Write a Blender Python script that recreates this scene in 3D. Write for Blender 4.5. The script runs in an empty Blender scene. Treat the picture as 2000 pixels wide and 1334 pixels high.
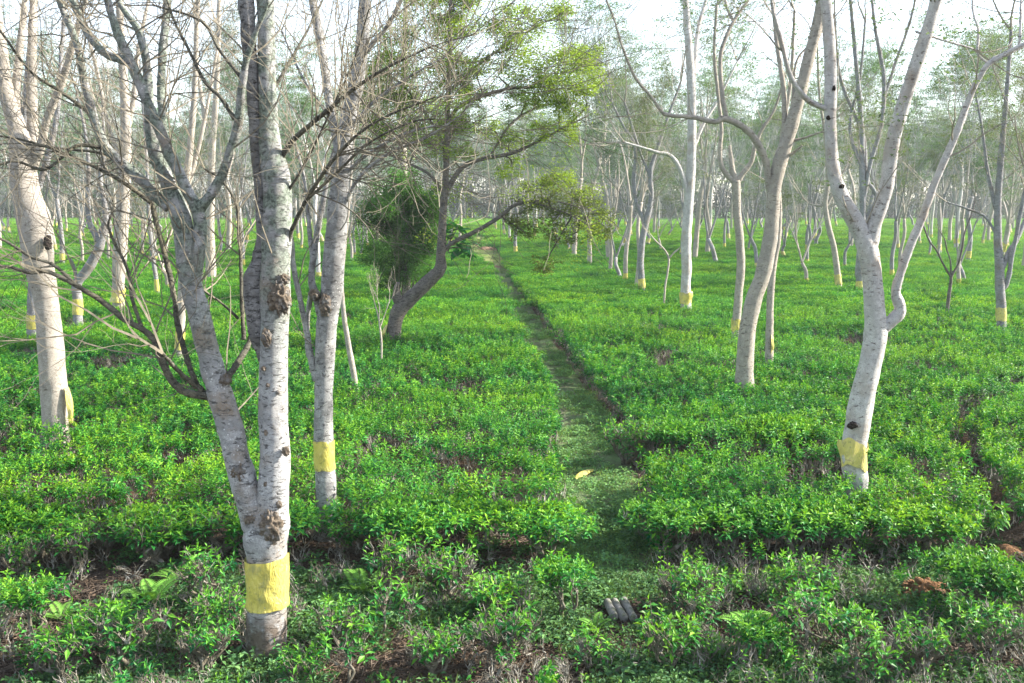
import bpy, math, random
import numpy as np
from mathutils import Vector

# ------------------------------------------------------------------ camera, sky, sun, exposure
S = bpy.context.scene
COL = S.collection
CAM_H, F, PITCH = 4.0, 35 / 36 * 2000, math.radians(7.82)
cam = bpy.data.objects.new('camera', bpy.data.cameras.new('camera'))
COL.objects.link(cam)
cam.data.lens, cam.data.sensor_width = 35, 36
cam.data.clip_start, cam.data.clip_end = .1, 2000
cam.location = (0, 0, CAM_H)
cam.rotation_euler = (math.pi / 2 - PITCH, 0, 0)
S.camera = cam

SUN_EL, SUN_AZ = math.radians(30), math.radians(82)          # azimuth from +Y towards +X
W = bpy.data.worlds.new('World'); S.world = W; W.use_nodes = True
nt = W.node_tree; nt.nodes.clear()
sky = nt.nodes.new('ShaderNodeTexSky'); sky.sky_type = 'NISHITA'; sky.sun_disc = False
sky.sun_elevation, sky.sun_rotation = SUN_EL, SUN_AZ
sky.air_density, sky.dust_density, sky.ozone_density = 1.0, .7, 1.2
hs = nt.nodes.new('ShaderNodeHueSaturation'); hs.inputs['Saturation'].default_value = .6
bg = nt.nodes.new('ShaderNodeBackground'); bg.inputs["Strength"].default_value = .105
wo = nt.nodes.new('ShaderNodeOutputWorld')
nt.links.new(sky.outputs[0], hs.inputs['Color']); nt.links.new(hs.outputs[0], bg.inputs[0]); nt.links.new(bg.outputs[0], wo.inputs[0])
sl = bpy.data.lights.new('sun', 'SUN'); sl.energy = 4.0; sl.angle = math.radians(1.5); sl.color = (1, .92, .80)
so = bpy.data.objects.new('sun', sl); COL.objects.link(so)
sd = Vector((math.sin(SUN_AZ) * math.cos(SUN_EL), math.cos(SUN_AZ) * math.cos(SUN_EL), math.sin(SUN_EL)))
so.rotation_euler = sd.to_track_quat('Z', 'Y').to_euler(); so.location = (40, 10, 30)
S.view_settings.view_transform = 'Standard'; S.view_settings.look = 'None'
S.view_settings.gamma = 1; S.view_settings.exposure = 2.08
S.render.engine = 'CYCLES'
S.cycles.max_bounces = 5; S.cycles.diffuse_bounces = 3; S.cycles.transmission_bounces = 3
S.cycles.glossy_bounces = 2; S.cycles.volume_bounces = 0; S.cycles.transparent_max_bounces = 4
S.cycles.caustics_reflective = S.cycles.caustics_refractive = False

# ------------------------------------------------------------------ pixel rays of the photograph (2000 x 1334)
CP, SP = math.cos(PITCH), math.sin(PITCH)
def ray(px, py):
    a, b = (px - 1000) / F, -(py - 667) / F
    return np.array([a, CP + b * SP, b * CP - SP])
def atZ(px, py, z=0.):
    d = ray(px, py); t = (z - CAM_H) / d[2]
    return np.array([d[0] * t, d[1] * t, z])
def atY(px, py, Y):
    d = ray(px, py); t = Y / d[1]
    return np.array([d[0] * t, Y, CAM_H + d[2] * t]), t

# ------------------------------------------------------------------ noise
def _h(ix, iy, s):
    n = (ix.astype(np.int64) * 374761393 + iy.astype(np.int64) * 668265263 + s * 974634777) & 0x7fffffff
    n = ((n ^ (n >> 13)) * 1274126177) & 0x7fffffff
    return ((n ^ (n >> 16)) & 0xffff) / 65535.
def vn(x, y, s=0):
    x = np.asarray(x, float); y = np.asarray(y, float)
    ix, iy = np.floor(x), np.floor(y); fx, fy = x - ix, y - iy
    fx, fy = fx * fx * (3 - 2 * fx), fy * fy * (3 - 2 * fy)
    a, b, c, d = _h(ix, iy, s), _h(ix + 1, iy, s), _h(ix, iy + 1, s), _h(ix + 1, iy + 1, s)
    return (a * (1 - fx) + b * fx) * (1 - fy) + (c * (1 - fx) + d * fx) * fy
def fbm(x, y, s=0):
    return (vn(x, y, s) * .55 + vn(np.asarray(x) * 2.1 + 7, np.asarray(y) * 2.1, s + 1) * .3 + vn(np.asarray(x) * 4.3, np.asarray(y) * 4.3 + 3, s + 2) * .15)

def norm(v): return v / (np.linalg.norm(v, axis=-1, keepdims=True) + 1e-12)

# ------------------------------------------------------------------ mesh collector
class MB:
    def __init__(self): self.v, self.c, self.f, self.n = [], [], [], 0
    def add(self, V, faces, mat=0, col=(1, 1, 1)):
        V = np.asarray(V, float).reshape(-1, 3)
        c = np.asarray(col, float)
        if c.ndim == 1: c = np.tile(c, (len(V), 1))
        self.v.append(V); self.c.append(c)
        for Fc in (faces if isinstance(faces, list) else [faces]):
            self.f.append((np.asarray(Fc, np.int64) + self.n, mat))
        self.n += len(V)
    def build(self, name, mats, parent=None, smooth=True, origin=None, link=True, shift=None):
        V = np.concatenate(self.v) if self.v else np.zeros((0, 3))
        if shift is not None: V = V - np.asarray(shift)
        me = bpy.data.meshes.new(name)
        me.vertices.add(len(V)); me.vertices.foreach_set('co', V.astype(np.float32).ravel())
        sizes = np.concatenate([np.full(len(f), f.shape[1]) for f, m in self.f])
        idx = np.concatenate([f.ravel() for f, m in self.f])
        mi = np.concatenate([np.full(len(f), m) for f, m in self.f])
        me.loops.add(len(idx)); me.loops.foreach_set('vertex_index', idx.astype(np.int32))
        me.polygons.add(len(sizes))
        me.polygons.foreach_set('loop_start', np.concatenate([[0], np.cumsum(sizes)[:-1]]).astype(np.int32))
        me.polygons.foreach_set('material_index', mi.astype(np.int32))
        me.polygons.foreach_set('use_smooth', np.full(len(sizes), smooth))
        ca = me.color_attributes.new('col', 'FLOAT_COLOR', 'POINT')
        c4 = np.ones((len(V), 4)); c4[:, :3] = np.concatenate(self.c)
        ca.data.foreach_set('color', c4.astype(np.float32).ravel())
        for m in (mats if isinstance(mats, (list, tuple)) else [mats]): me.materials.append(m)
        me.update(calc_edges=True)
        o = bpy.data.objects.new(name, me)
        if link: COL.objects.link(o)
        if parent is not None: o.parent = parent
        return o

def catmull(P, R, step):
    P = np.asarray(P, float); R = np.asarray(R, float)
    A = np.vstack([2 * P[0] - P[1], P, 2 * P[-1] - P[-2]]); out, ro = [], []
    for i in range(len(P) - 1):
        p0, p1, p2, p3 = A[i:i + 4]
        n = max(1, int(np.ceil(np.linalg.norm(p2 - p1) / step)))
        t = np.linspace(0, 1, n, endpoint=False)[:, None]
        out.append(.5 * ((2 * p1) + (p2 - p0) * t + (2 * p0 - 5 * p1 + 4 * p2 - p3) * t ** 2 + (3 * p1 - p0 - 3 * p2 + p3) * t ** 3))
        ro.append(R[i] + (R[i + 1] - R[i]) * (3 * t[:, 0] ** 2 - 2 * t[:, 0] ** 3))
    return np.vstack(out + [P[-1:]]), np.concatenate(ro + [R[-1:]])

def tube(mb, P, R, k=8, mat=0, rough=0., seed=0, cap=True, col=(1, 1, 1)):
    P = np.asarray(P, float); n = len(P)
    T = norm(np.gradient(P, axis=0))
    u = np.cross(T[0], (0.31, .9, .2)); u = u / np.linalg.norm(u); U = [u]
    for i in range(1, n):
        u = u - T[i] * np.dot(u, T[i]); u = u / np.linalg.norm(u); U.append(u)
    U = np.array(U); Vv = np.cross(T, U)
    a = np.linspace(0, 2 * np.pi, k, endpoint=False)
    rr = np.asarray(R)[:, None] * np.ones((1, k))
    if rough:
        s = np.concatenate([[0], np.cumsum(np.linalg.norm(np.diff(P, axis=0), axis=1))])
        ca, sa = np.cos(a)[None], np.sin(a)[None]
        q = s[:, None] / (np.mean(R) * 2.2)
        rr = rr * (1 + rough * (2 * vn(q + ca * 1.1, q * .3 + sa * 1.1 + 9, seed) - 1) + rough * .5 * (2 * vn(q * 3 + ca * 2.5, sa * 2.5 + 4 + q, seed + 5) - 1))
    V = P[:, None] + rr[..., None] * (np.cos(a)[None, :, None] * U[:, None] + np.sin(a)[None, :, None] * Vv[:, None])
    i = np.arange(n - 1)[:, None] * k; j = np.arange(k)[None]; j2 = (j + 1) % k
    Fq = np.stack([i + j, i + j2, i + k + j2, i + k + j], -1).reshape(-1, 4)
    faces = [Fq]; V = V.reshape(-1, 3)
    if cap:
        V = np.vstack([V, P[:1], P[-1:]]); b = np.arange(k); b2 = (b + 1) % k
        faces.append(np.stack([b2, b, np.full(k, n * k)], -1))
        faces.append(np.stack([(n - 1) * k + b, (n - 1) * k + b2, np.full(k, n * k + 1)], -1))
    mb.add(V, faces, mat, col)

def tubes(mb, Ps, Rs, k=3, mat=0, col=(1, 1, 1)):
    """many thin tubes with the same number of points: Ps (N,n,3), Rs (N,n)"""
    if len(Ps) == 0: return
    P = np.asarray(Ps, float); R = np.asarray(Rs, float); N, n, _ = P.shape
    T = norm(np.gradient(P, axis=1)); U = norm(np.cross(T, np.array([.37, .61, .7]))); Vv = np.cross(T, U)
    a = np.linspace(0, 2 * np.pi, k, endpoint=False)
    V = P[:, :, None] + R[:, :, None, None] * (np.cos(a)[:, None] * U[:, :, None] + np.sin(a)[:, None] * Vv[:, :, None])
    i = np.arange(n - 1)[:, None] * k; j = np.arange(k)[None]; j2 = (j + 1) % k
    Fq = np.stack([i + j, i + j2, i + k + j2, i + k + j], -1).reshape(-1, 4)
    Fq = (np.arange(N)[:, None, None] * n * k + Fq[None]).reshape(-1, 4)
    mb.add(V.reshape(-1, 3), Fq, mat, col)

def leaves(mb, B, D, Nn, L, Wd, cols, mat=0, simple=False, droop=.15, fold=.25):
    """leaf blades at B along D with face normal about Nn"""
    B, D, Nn = np.asarray(B, float), norm(np.asarray(D, float)), np.asarray(Nn, float)
    L = np.asarray(L, float).reshape(-1, 1); Wd = np.asarray(Wd, float).reshape(-1, 1); N = len(B)
    Sd = norm(np.cross(D, Nn)); Nn = np.cross(Sd, D)
    tip = B + D * L - Nn * L * droop
    l = B + D * L * .45 + Sd * Wd * .5 + Nn * Wd * fold; r = B + D * L * .45 - Sd * Wd * .5 + Nn * Wd * fold
    cols = np.asarray(cols, float)
    if simple:
        V = np.stack([B, r, tip, l], 1); Fc = np.array([[0, 1, 2, 3]])
    else:
        V = np.stack([B, r, tip, l, B + D * L * .5], 1); Fc = np.array([[0, 1, 4], [0, 4, 3], [1, 2, 4], [4, 2, 3]])
    m = V.shape[1]
    Fa = (np.arange(N)[:, None, None] * m + Fc[None]).reshape(-1, Fc.shape[1])
    mb.add(V.reshape(-1, 3), Fa, mat, np.repeat(cols, m, axis=0) if cols.ndim == 2 else cols)

def tag(o, label=None, cat=None, group=None, kind=None):
    if label: o['label'] = label
    if cat: o['category'] = cat
    if group: o['group'] = group
    if kind: o['kind'] = kind
    return o
def thing(name, loc, label, cat, group=None, rz=0):
    o = bpy.data.objects.new(name, None); COL.objects.link(o)
    o.location = loc; o.rotation_euler = (0, 0, rz); o.empty_display_size = .2
    return tag(o, label, cat, group)
def copy_tree(root, loc, rz, sc, label, group):
    r = root.copy(); COL.objects.link(r); r.location = loc; r.rotation_euler = (0, 0, rz); r.scale = (sc,) * 3 if np.isscalar(sc) else sc
    tag(r, label, None, group)
    for ch in list(root.children):
        c = ch.copy(); COL.objects.link(c); c.parent = r
    return r

# ------------------------------------------------------------------ materials
def newmat(name):
    m = bpy.data.materials.new(name); m.use_nodes = True
    t = m.node_tree; t.nodes.clear()
    out = t.nodes.new('ShaderNodeOutputMaterial')
    return m, t, out
def nd(t, typ, **kw):
    n = t.nodes.new(typ)
    for k, v in kw.items():
        if k.startswith('i_'): n.inputs[k[2:].replace('_', ' ')].default_value = v
        else: setattr(n, k, v)
    return n
def rgba(c): return (c[0], c[1], c[2], 1)
def mix(t, fac, a, b, blend='MIX'):
    m = t.nodes.new('ShaderNodeMix'); m.data_type = 'RGBA'; m.blend_type = blend
    for s, x in ((m.inputs[0], fac), (m.inputs[6], a), (m.inputs[7], b)):
        if isinstance(x, bpy.types.NodeSocket): t.links.new(x, s)
        elif isinstance(x, (int, float)): s.default_value = x
        else: s.default_value = rgba(x)
    return m.outputs[2]
def noise_fac(t, vec, scale, lo, hi, detail=4, rough=.6, dist=0):
    n = nd(t, 'ShaderNodeTexNoise', i_Scale=scale, i_Detail=detail, i_Roughness=rough, i_Distortion=dist)
    if vec is not None: t.links.new(vec, n.inputs['Vector'])
    r = nd(t, 'ShaderNodeMapRange', i_From_Min=lo, i_From_Max=hi)
    t.links.new(n.outputs[0], r.inputs[0]); return r.outputs[0], n.outputs[0]

def bark(name, main, patch, dark, dark_lo=.56, lichen=None, spots=.0, grain=1., tan=None, base=None):
    m, t, out = newmat(name)
    tc = nd(t, 'ShaderNodeTexCoord'); ob = tc.outputs['Object']
    mp = nd(t, 'ShaderNodeMapping'); mp.inputs['Scale'].default_value = (1, 1, 2.6); t.links.new(ob, mp.inputs[0]); hz = mp.outputs[0]
    f1, _ = noise_fac(t, ob, 5.5, .44, .56, 6, .7)
    c = mix(t, f1, main, patch)
    if tan:
        f2, _ = noise_fac(t, ob, 2.6, .50, .66, 4); c = mix(t, f2, c, tan)
    f3, _ = noise_fac(t, hz, 15, dark_lo, dark_lo + .09, 5, .62, .6)
    c = mix(t, f3, c, dark)
    vc = nd(t, 'ShaderNodeTexVoronoi', i_Scale=16. * grain, feature='DISTANCE_TO_EDGE'); dn = nd(t, 'ShaderNodeTexNoise', i_Scale=9., i_Detail=4.); t.links.new(ob, dn.inputs['Vector'])
    vm = mix(t, .22, hz, dn.outputs['Color']); t.links.new(vm, vc.inputs['Vector'])
    cr = nd(t, 'ShaderNodeMapRange', i_From_Min=.035, i_From_Max=.0); t.links.new(vc.outputs['Distance'], cr.inputs[0]); g9, _ = noise_fac(t, ob, 4, .47, .58, 3)
    cm = nd(t, 'ShaderNodeMath', operation='MULTIPLY'); t.links.new(cr.outputs[0], cm.inputs[0]); t.links.new(g9, cm.inputs[1]); c = mix(t, cm.outputs[0], c, dark)
    f4, n4 = noise_fac(t, hz, 70 * grain, .42, .68, 3, .7)
    c = mix(t, f4, c, tuple(x * .55 for x in main))
    if spots:
        v = nd(t, 'ShaderNodeTexVoronoi', i_Scale=26.); t.links.new(ob, v.inputs['Vector'])
        r = nd(t, 'ShaderNodeMapRange', i_From_Min=.22, i_From_Max=.12); t.links.new(v.outputs[0], r.inputs[0])
        g, _ = noise_fac(t, ob, 3, .45, .6, 2)
        mu = nd(t, 'ShaderNodeMath', operation='MULTIPLY'); t.links.new(r.outputs[0], mu.inputs[0]); t.links.new(g, mu.inputs[1])
        c = mix(t, mu.outputs[0], c, tuple(min(.75, x * 1.35) for x in main))
    if lichen:
        z0, z1, lc = lichen
        sx = nd(t, 'ShaderNodeSeparateXYZ'); t.links.new(ob, sx.inputs[0])
        r = nd(t, 'ShaderNodeMapRange', i_From_Min=z0, i_From_Max=z1); t.links.new(sx.outputs[2], r.inputs[0])
        g, _ = noise_fac(t, ob, 7, .38, .55, 5)
        mu = nd(t, 'ShaderNodeMath', operation='MULTIPLY'); t.links.new(r.outputs[0], mu.inputs[0]); t.links.new(g, mu.inputs[1])
        f8, _ = noise_fac(t, ob, 38, .44, .60, 4, .7); c = mix(t, mu.outputs[0], c, mix(t, f8, tuple(x * 1.25 for x in lc), tuple(x * .42 for x in lc)))
    if base:
        sx = nd(t, 'ShaderNodeSeparateXYZ'); t.links.new(ob, sx.inputs[0]); r = nd(t, 'ShaderNodeMapRange', i_From_Min=base[0], i_From_Max=base[1]); t.links.new(sx.outputs[2], r.inputs[0])
        g, _ = noise_fac(t, ob, 9, .30, .50, 5); mu = nd(t, 'ShaderNodeMath', operation='MULTIPLY'); t.links.new(r.outputs[0], mu.inputs[0]); t.links.new(g, mu.inputs[1]); c = mix(t, mu.outputs[0], c, base[2])
    b = nd(t, 'ShaderNodeBsdfPrincipled', i_Roughness=.85); b.inputs['Specular IOR Level'].default_value = .25
    t.links.new(c, b.inputs['Base Color'])
    bp = nd(t, 'ShaderNodeBump', i_Strength=.8, i_Distance=.02)
    ad = nd(t, 'ShaderNodeMath', operation='SUBTRACT'); t.links.new(n4, ad.inputs[0]); t.links.new(f3, ad.inputs[1])
    t.links.new(ad.outputs[0], bp.inputs['Height']); t.links.new(bp.outputs[0], b.inputs['Normal'])
    t.links.new(b.outputs[0], out.inputs[0]); return m

def leafmat(name, tint=(1, 1, 1), trans=.35, rough=.45, spec=.35, patch=None, rnd=.25):
    """vertex colour 'col' is the leaf's own hue; large patches vary from bush to bush"""
    m, t, out = newmat(name)
    at = nd(t, 'ShaderNodeVertexColor', layer_name='col'); c = mix(t, 1., at.outputs[0], tint, 'MULTIPLY')
    ge = nd(t, 'ShaderNodeNewGeometry')
    if patch:
        f, _ = noise_fac(t, ge.outputs['Position'], .8, .40, .62, 4)
        c = mix(t, f, c, mix(t, 1., c, patch[0], 'MULTIPLY'))
        f, _ = noise_fac(t, ge.outputs['Position'], .22, .42, .62, 3)
        c = mix(t, f, c, mix(t, 1., c, patch[1], 'MULTIPLY'))
    if rnd:
        oi = nd(t, 'ShaderNodeObjectInfo'); mr = nd(t, 'ShaderNodeMapRange', i_To_Min=1 - rnd, i_To_Max=1 + rnd)
        t.links.new(oi.outputs['Random'], mr.inputs[0])
        hs = nd(t, 'ShaderNodeHueSaturation'); t.links.new(c, hs.inputs['Color']); t.links.new(mr.outputs[0], hs.inputs['Value']); c = hs.outputs[0]
    b = nd(t, 'ShaderNodeBsdfPrincipled', i_Roughness=rough); b.inputs['Specular IOR Level'].default_value = spec
    t.links.new(c, b.inputs['Base Color'])
    tr = nd(t, 'ShaderNodeBsdfTranslucent'); t.links.new(mix(t, 1., c, (1.25, 1.15, .6), 'MULTIPLY'), tr.inputs[0])
    mx = nd(t, 'ShaderNodeMixShader'); mx.inputs[0].default_value = trans
    t.links.new(b.outputs[0], mx.inputs[1]); t.links.new(tr.outputs[0], mx.inputs[2]); t.links.new(mx.outputs[0], out.inputs[0]); return m

def plain(name, c1, c2, scale=6, rough=.8, bump=.4, dist=.02, c3=None, detail=6, trans=0):
    m, t, out = newmat(name)
    tc = nd(t, 'ShaderNodeTexCoord'); ob = tc.outputs['Object']
    f, n = noise_fac(t, ob, scale, .35, .65, detail, .65); c = mix(t, f, c1, c2)
    if c3: f2, _ = noise_fac(t, ob, scale * .37, .5, .62, 4); c = mix(t, f2, c, c3)
    f5, n5 = noise_fac(t, ob, scale * 6, .3, .7, 3)
    b = nd(t, 'ShaderNodeBsdfPrincipled', i_Roughness=rough); b.inputs['Specular IOR Level'].default_value = .3
    t.links.new(c, b.inputs['Base Color'])
    bp = nd(t, 'ShaderNodeBump', i_Strength=bump, i_Distance=dist); t.links.new(n5, bp.inputs['Height']); t.links.new(bp.outputs[0], b.inputs['Normal'])
    sh = b.outputs[0]
    if trans:
        tr = nd(t, 'ShaderNodeBsdfTranslucent'); t.links.new(c, tr.inputs[0])
        mx = nd(t, 'ShaderNodeMixShader'); mx.inputs[0].default_value = trans
        t.links.new(sh, mx.inputs[1]); t.links.new(tr.outputs[0], mx.inputs[2]); sh = mx.outputs[0]
    t.links.new(sh, out.inputs[0]); return m

BARK = {
    'white': bark('white_bark', (.48, .475, .465), (.24, .235, .23), (.06, .055, .055), .56, spots=1),
    'lichen': bark('lichen_bark', (.56, .56, .56), (.35, .35, .35), (.06, .057, .055), .555, base=(.48, .30, (.20, .16, .13)), lichen=(2.3, 3.8, (.23, .27, .225)), spots=1, tan=(.30, .23, .16)),
    'pale': bark('pale_bark', (.68, .66, .64), (.52, .50, .48), (.12, .075, .055), .585, spots=0, tan=(.44, .36, .29)),
    'tan': bark('tan_bark', (.50, .45, .38), (.37, .34, .30), (.16, .13, .10), .56, grain=1.6),
    'cream': bark('cream_bark', (.50, .45, .39), (.38, .345, .30), (.17, .13, .10), .60, grain=.7),
    'grey': bark('grey_bark', (.36, .36, .37), (.26, .26, .27), (.07, .065, .06), .55, tan=(.27, .23, .19)),
    'dark': bark('dark_bark', (.19, .17, .155), (.13, .115, .105), (.05, .045, .04), .52, tan=(.22, .19, .155)),
    'limb': bark('mossy_limb_bark', (.17, .165, .13), (.11, .105, .085), (.05, .048, .04), .53, spots=1, tan=(.22, .20, .13)),
    'dark_grey': bark('dark_grey_bark', (.33, .325, .325), (.16, .155, .15), (.04, .038, .035), .53, spots=1, tan=(.36, .36, .36)),  # darker mottled grey for the fused second stem
}
M_TWIG = plain('twig_bark', (.20, .18, .13), (.12, .105, .085), 8, .85, .2)
M_TWIG_PALE = plain('pale_twig_bark', (.30, .27, .22), (.20, .18, .15), 8, .85, .2)
M_TWIG_DARK = plain('dark_twig_bark', (.09, .08, .06), (.06, .055, .045), 8, .85, .2)
M_STEM = plain('tea_stem_bark', (.17, .15, .11), (.085, .078, .06), 14, .9, .5, c3=(.33, .315, .275))
M_BURL = plain('crusty_burl_bark', (.40, .33, .25), (.16, .125, .095), 34, .95, 1., .03, c3=(.36, .34, .32))
M_HOLE = plain('dark_knot_hollow_shade', (.02, .016, .014), (.04, .03, .025), 20, .95, .5)  # near-black colour for knots, and painted shade for the inside of hollows
def film(name, c1, c2, c3):
    """thin plastic: pulled creases, darker where the bark shows through"""
    m, t, out = newmat(name); tc = nd(t, 'ShaderNodeTexCoord'); ob = tc.outputs['Object']
    mp = nd(t, 'ShaderNodeMapping'); mp.inputs['Rotation'].default_value = (.9, .7, .3); mp.inputs['Scale'].default_value = (1, 1, .35); t.links.new(ob, mp.inputs[0])
    oi = nd(t, 'ShaderNodeObjectInfo'); va = nd(t, 'ShaderNodeVectorMath', operation='ADD'); sc = nd(t, 'ShaderNodeVectorMath', operation='SCALE'); t.links.new(oi.outputs['Location'], sc.inputs[0]); sc.inputs['Scale'].default_value = 3.7
    t.links.new(ob, va.inputs[0]); t.links.new(sc.outputs[0], va.inputs[1])
    f, _ = noise_fac(t, va.outputs[0], 5, .50, .60, 5); c = mix(t, f, c1, c3)
    f6, _ = noise_fac(t, va.outputs[0], 17, .56, .70, 5); c = mix(t, f6, c, tuple(x * .5 for x in c3))
    f2, n2 = noise_fac(t, mp.outputs[0], 22, .48, .75, 3, .55, 1.8); c = mix(t, f2, c, c2)
    b = nd(t, 'ShaderNodeBsdfPrincipled', i_Roughness=.33); b.inputs['Specular IOR Level'].default_value = .45; t.links.new(c, b.inputs['Base Color'])
    bp = nd(t, 'ShaderNodeBump', i_Strength=1., i_Distance=.02); t.links.new(n2, bp.inputs['Height']); t.links.new(bp.outputs[0], b.inputs['Normal'])
    tr = nd(t, 'ShaderNodeBsdfTranslucent'); t.links.new(c, tr.inputs[0]); mx = nd(t, 'ShaderNodeMixShader'); mx.inputs[0].default_value = .15
    t.links.new(b.outputs[0], mx.inputs[1]); t.links.new(tr.outputs[0], mx.inputs[2]); t.links.new(mx.outputs[0], out.inputs[0]); return m
M_BAND = film('yellow_plastic_film', (.66, .57, .13), (.58, .49, .12), (.42, .39, .14))
M_BANDPALE = film('faded_yellow_plastic', (.64, .55, .17), (.54, .46, .16), (.45, .40, .17))
M_TEA = leafmat('tea_leaf', trans=.3, rough=.5, spec=.22, patch=((.50, .72, 1.05), (1.5, 1.12, .6)))
M_TEAB = leafmat('tea_bush_leaf', trans=.3, rough=.48, spec=.25, patch=((.65, .85, 1.1), (1.3, 1.08, .7)), rnd=.15)
M_FEATHER = leafmat('feathery_leaf', trans=.4, rough=.6, spec=.15, rnd=.2)
M_OLIVE = leafmat('olive_leaf', trans=.55, rough=.55, spec=.2, rnd=0)
M_HERB = leafmat('herb_leaf', trans=.3, rough=.6, spec=.12, rnd=.25)
M_SOIL = plain('orange_soil', (.26, .135, .06), (.17, .09, .045), 7, .95, 1., .05, c3=(.11, .065, .04))
M_LITTER = plain('dead_twig', (.12, .092, .07), (.06, .045, .035), 10, .9, .3, c3=(.17, .12, .08))
M_POLE = plain('weathered_grey_pole', (.27, .26, .24), (.17, .165, .15), 20, .9, .8, .01, c3=(.12, .13, .08))

# ------------------------------------------------------------------ the lie of the land
PL = np.array([[8, .6], [10.5, .5], [12, .58], [14, .65], [16.4, .80], [19.2, .82], [22.4, .68], [29.6, .28], [36, 0], [50, -.7], [60, -1.25], [64, -1.7], [70, -2.7], [76, -3.2], [91, -3.9], [119, -5.2], [140, -6.4], [262, -14]])
PR = np.array([[8, 1.6], [10.5, 1.5], [12, 1.5], [14, 1.7], [17.3, 1.85], [21.7, 1.5], [27, 1.15], [34, .82], [43.6, .25], [52.5, -.3], [66, -.75], [78, -1.2], [103, -2.45], [140, -4.6], [262, -11]])
def path_l(y): return np.interp(y, PL[:, 0], PL[:, 1]) - .06 - .24 * np.clip((y - 20) / 40, 0, 1)
def path_r(y): return np.interp(y, PR[:, 0], PR[:, 1]) + .10 + .24 * np.clip((y - 20) / 40, 0, 1)
def path_x(y): return (path_l(y) + path_r(y)) / 2
DRAIN = np.array([[5.25, 9.6], [5.5, 10.6], [5.9, 11.6], [6.6, 14.2], [7.6, 16.5], [9.6, 19.2], [12.5, 22]])
def drain_d(x, y):
    d = np.full(np.shape(x), 9.)
    for a, b in zip(DRAIN[:-1], DRAIN[1:]):
        ab = b - a; t = np.clip(((x - a[0]) * ab[0] + (y - a[1]) * ab[1]) / (ab @ ab), 0, 1)
        d = np.minimum(d, np.hypot(x - a[0] - ab[0] * t, y - a[1] - ab[1] * t))
    return d
def field(x, y):
    """(is there tea, 0..1 how worn it is)"""
    x = np.asarray(x, float); y = np.asarray(y, float)
    e = (fbm(x * .9, y * .9, 3) - .5)
    far = np.clip((y - 20) / 40, 0, 1) * .15
    ok = ((x < path_l(y) - .02 + e * .36 * (1 - far * 4)) | (x > path_r(y) + .03 + e * .32 * (1 - far * 4)) | (y > 126))
    front = np.where(x < path_x(y), 11.2 + .3 * np.sin(x * 1.3 + 1) + e * .8, 11.1 + e * .7)
    front = np.where(x > 5.6, 11.6 + e * .7, front)
    ok &= y > front
    gap = (x > path_x(y)) & (x < 4.35 + e * 1.6) & (np.abs(y - 14.15 + (x - 1) * .04 + e * .7) < .48 + .35 * e - .12 * (x > 3))
    ok &= ~gap
    ok &= drain_d(x, y) > .20 + e * .55
    ok &= ~((np.abs(y - 197 - x * .02) < 2.2))
    w = fbm(x * .55 + 11, y * .55, 21) + .05 * (y < 16) * (x < .5) - .1 * (y > 40)
    worn = np.clip((w - .685) / .07, 0, 1)
    return ok, worn
def canopy(x, y): return .57 + .11 * (fbm(x * .7, y * .7, 31) - .5) * 2 + .15 * (vn(x * 2.3, y * 2.3, 33) - .5) + .02 * np.sin(y * 5.6)

# ground: one sheet out to the horizon, finer near the camera
def ground():
    m, t, out = newmat('soil_ground')
    ge = nd(t, 'ShaderNodeNewGeometry'); p = ge.outputs['Position']
    f, _ = noise_fac(t, p, 1.3, .38, .62, 6); c = mix(t, f, (.050, .034, .024), (.032, .023, .017))
    f, _ = noise_fac(t, p, 9, .42, .66, 6, .7); c = mix(t, f, c, (.075, .052, .037))
    f, _ = noise_fac(t, p, 40, .5, .7, 3, .7); c = mix(t, f, c, (.11, .082, .06))
    f, _ = noise_fac(t, p, .45, .52, .62, 3); c = mix(t, f, c, (.085, .050, .028))
    sx = nd(t, 'ShaderNodeSeparateXYZ'); t.links.new(p, sx.inputs[0])
    r = nd(t, 'ShaderNodeMapRange', i_From_Min=50, i_From_Max=120); t.links.new(sx.outputs[1], r.inputs[0])
    f, _ = noise_fac(t, p, .5, .3, .7, 5); c = mix(t, r.outputs[0], c, mix(t, f, (.06, .13, .03), (.09, .17, .04)))
    b = nd(t, 'ShaderNodeBsdfPrincipled', i_Roughness=.95); b.inputs['Specular IOR Level'].default_value = .15
    t.links.new(c, b.inputs['Base Color'])
    n = nd(t, 'ShaderNodeTexNoise', i_Scale=28., i_Detail=6.); t.links.new(p, n.inputs['Vector'])
    bp = nd(t, 'ShaderNodeBump', i_Strength=.9, i_Distance=.05); t.links.new(n.outputs[0], bp.inputs['Height']); t.links.new(bp.outputs[0], b.inputs['Normal'])
    t.links.new(b.outputs[0], out.inputs[0])
    xs = np.concatenate([[-900, -400, -150, -60, -30, -15], np.linspace(-9, 9, 145), [11, 13, 16, 20, 30, 60, 150, 400, 900]])
    ys = np.concatenate([[-200, -60, -20, -5, 2], np.linspace(5, 22, 137), np.linspace(23, 60, 60), [70, 90, 130, 200, 400, 900, 1600]])
    X, Y = np.meshgrid(xs, ys)
    near = np.clip((24 - Y) / 4, 0, 1) * np.clip((12 - abs(X)) / 3, 0, 1) * (Y > 3)
    Z = near * (.10 * (fbm(X * 1.1, Y * 1.1, 51) - .5) + .05 * (fbm(X * 4, Y * 4, 52) - .5))
    Z -= .22 * np.clip(1 - drain_d(X, Y) / .42, 0, 1) ** .7
    mb = MB(); nx = len(xs); i = np.arange(len(ys) - 1)[:, None] * nx; j = np.arange(nx - 1)[None]
    mb.add(np.stack([X, Y, Z], -1), np.stack([i + j, i + j + 1, i + nx + j + 1, i + nx + j], -1).reshape(-1, 4))
    return tag(mb.build('ground', m), kind='structure')
ground()
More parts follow.
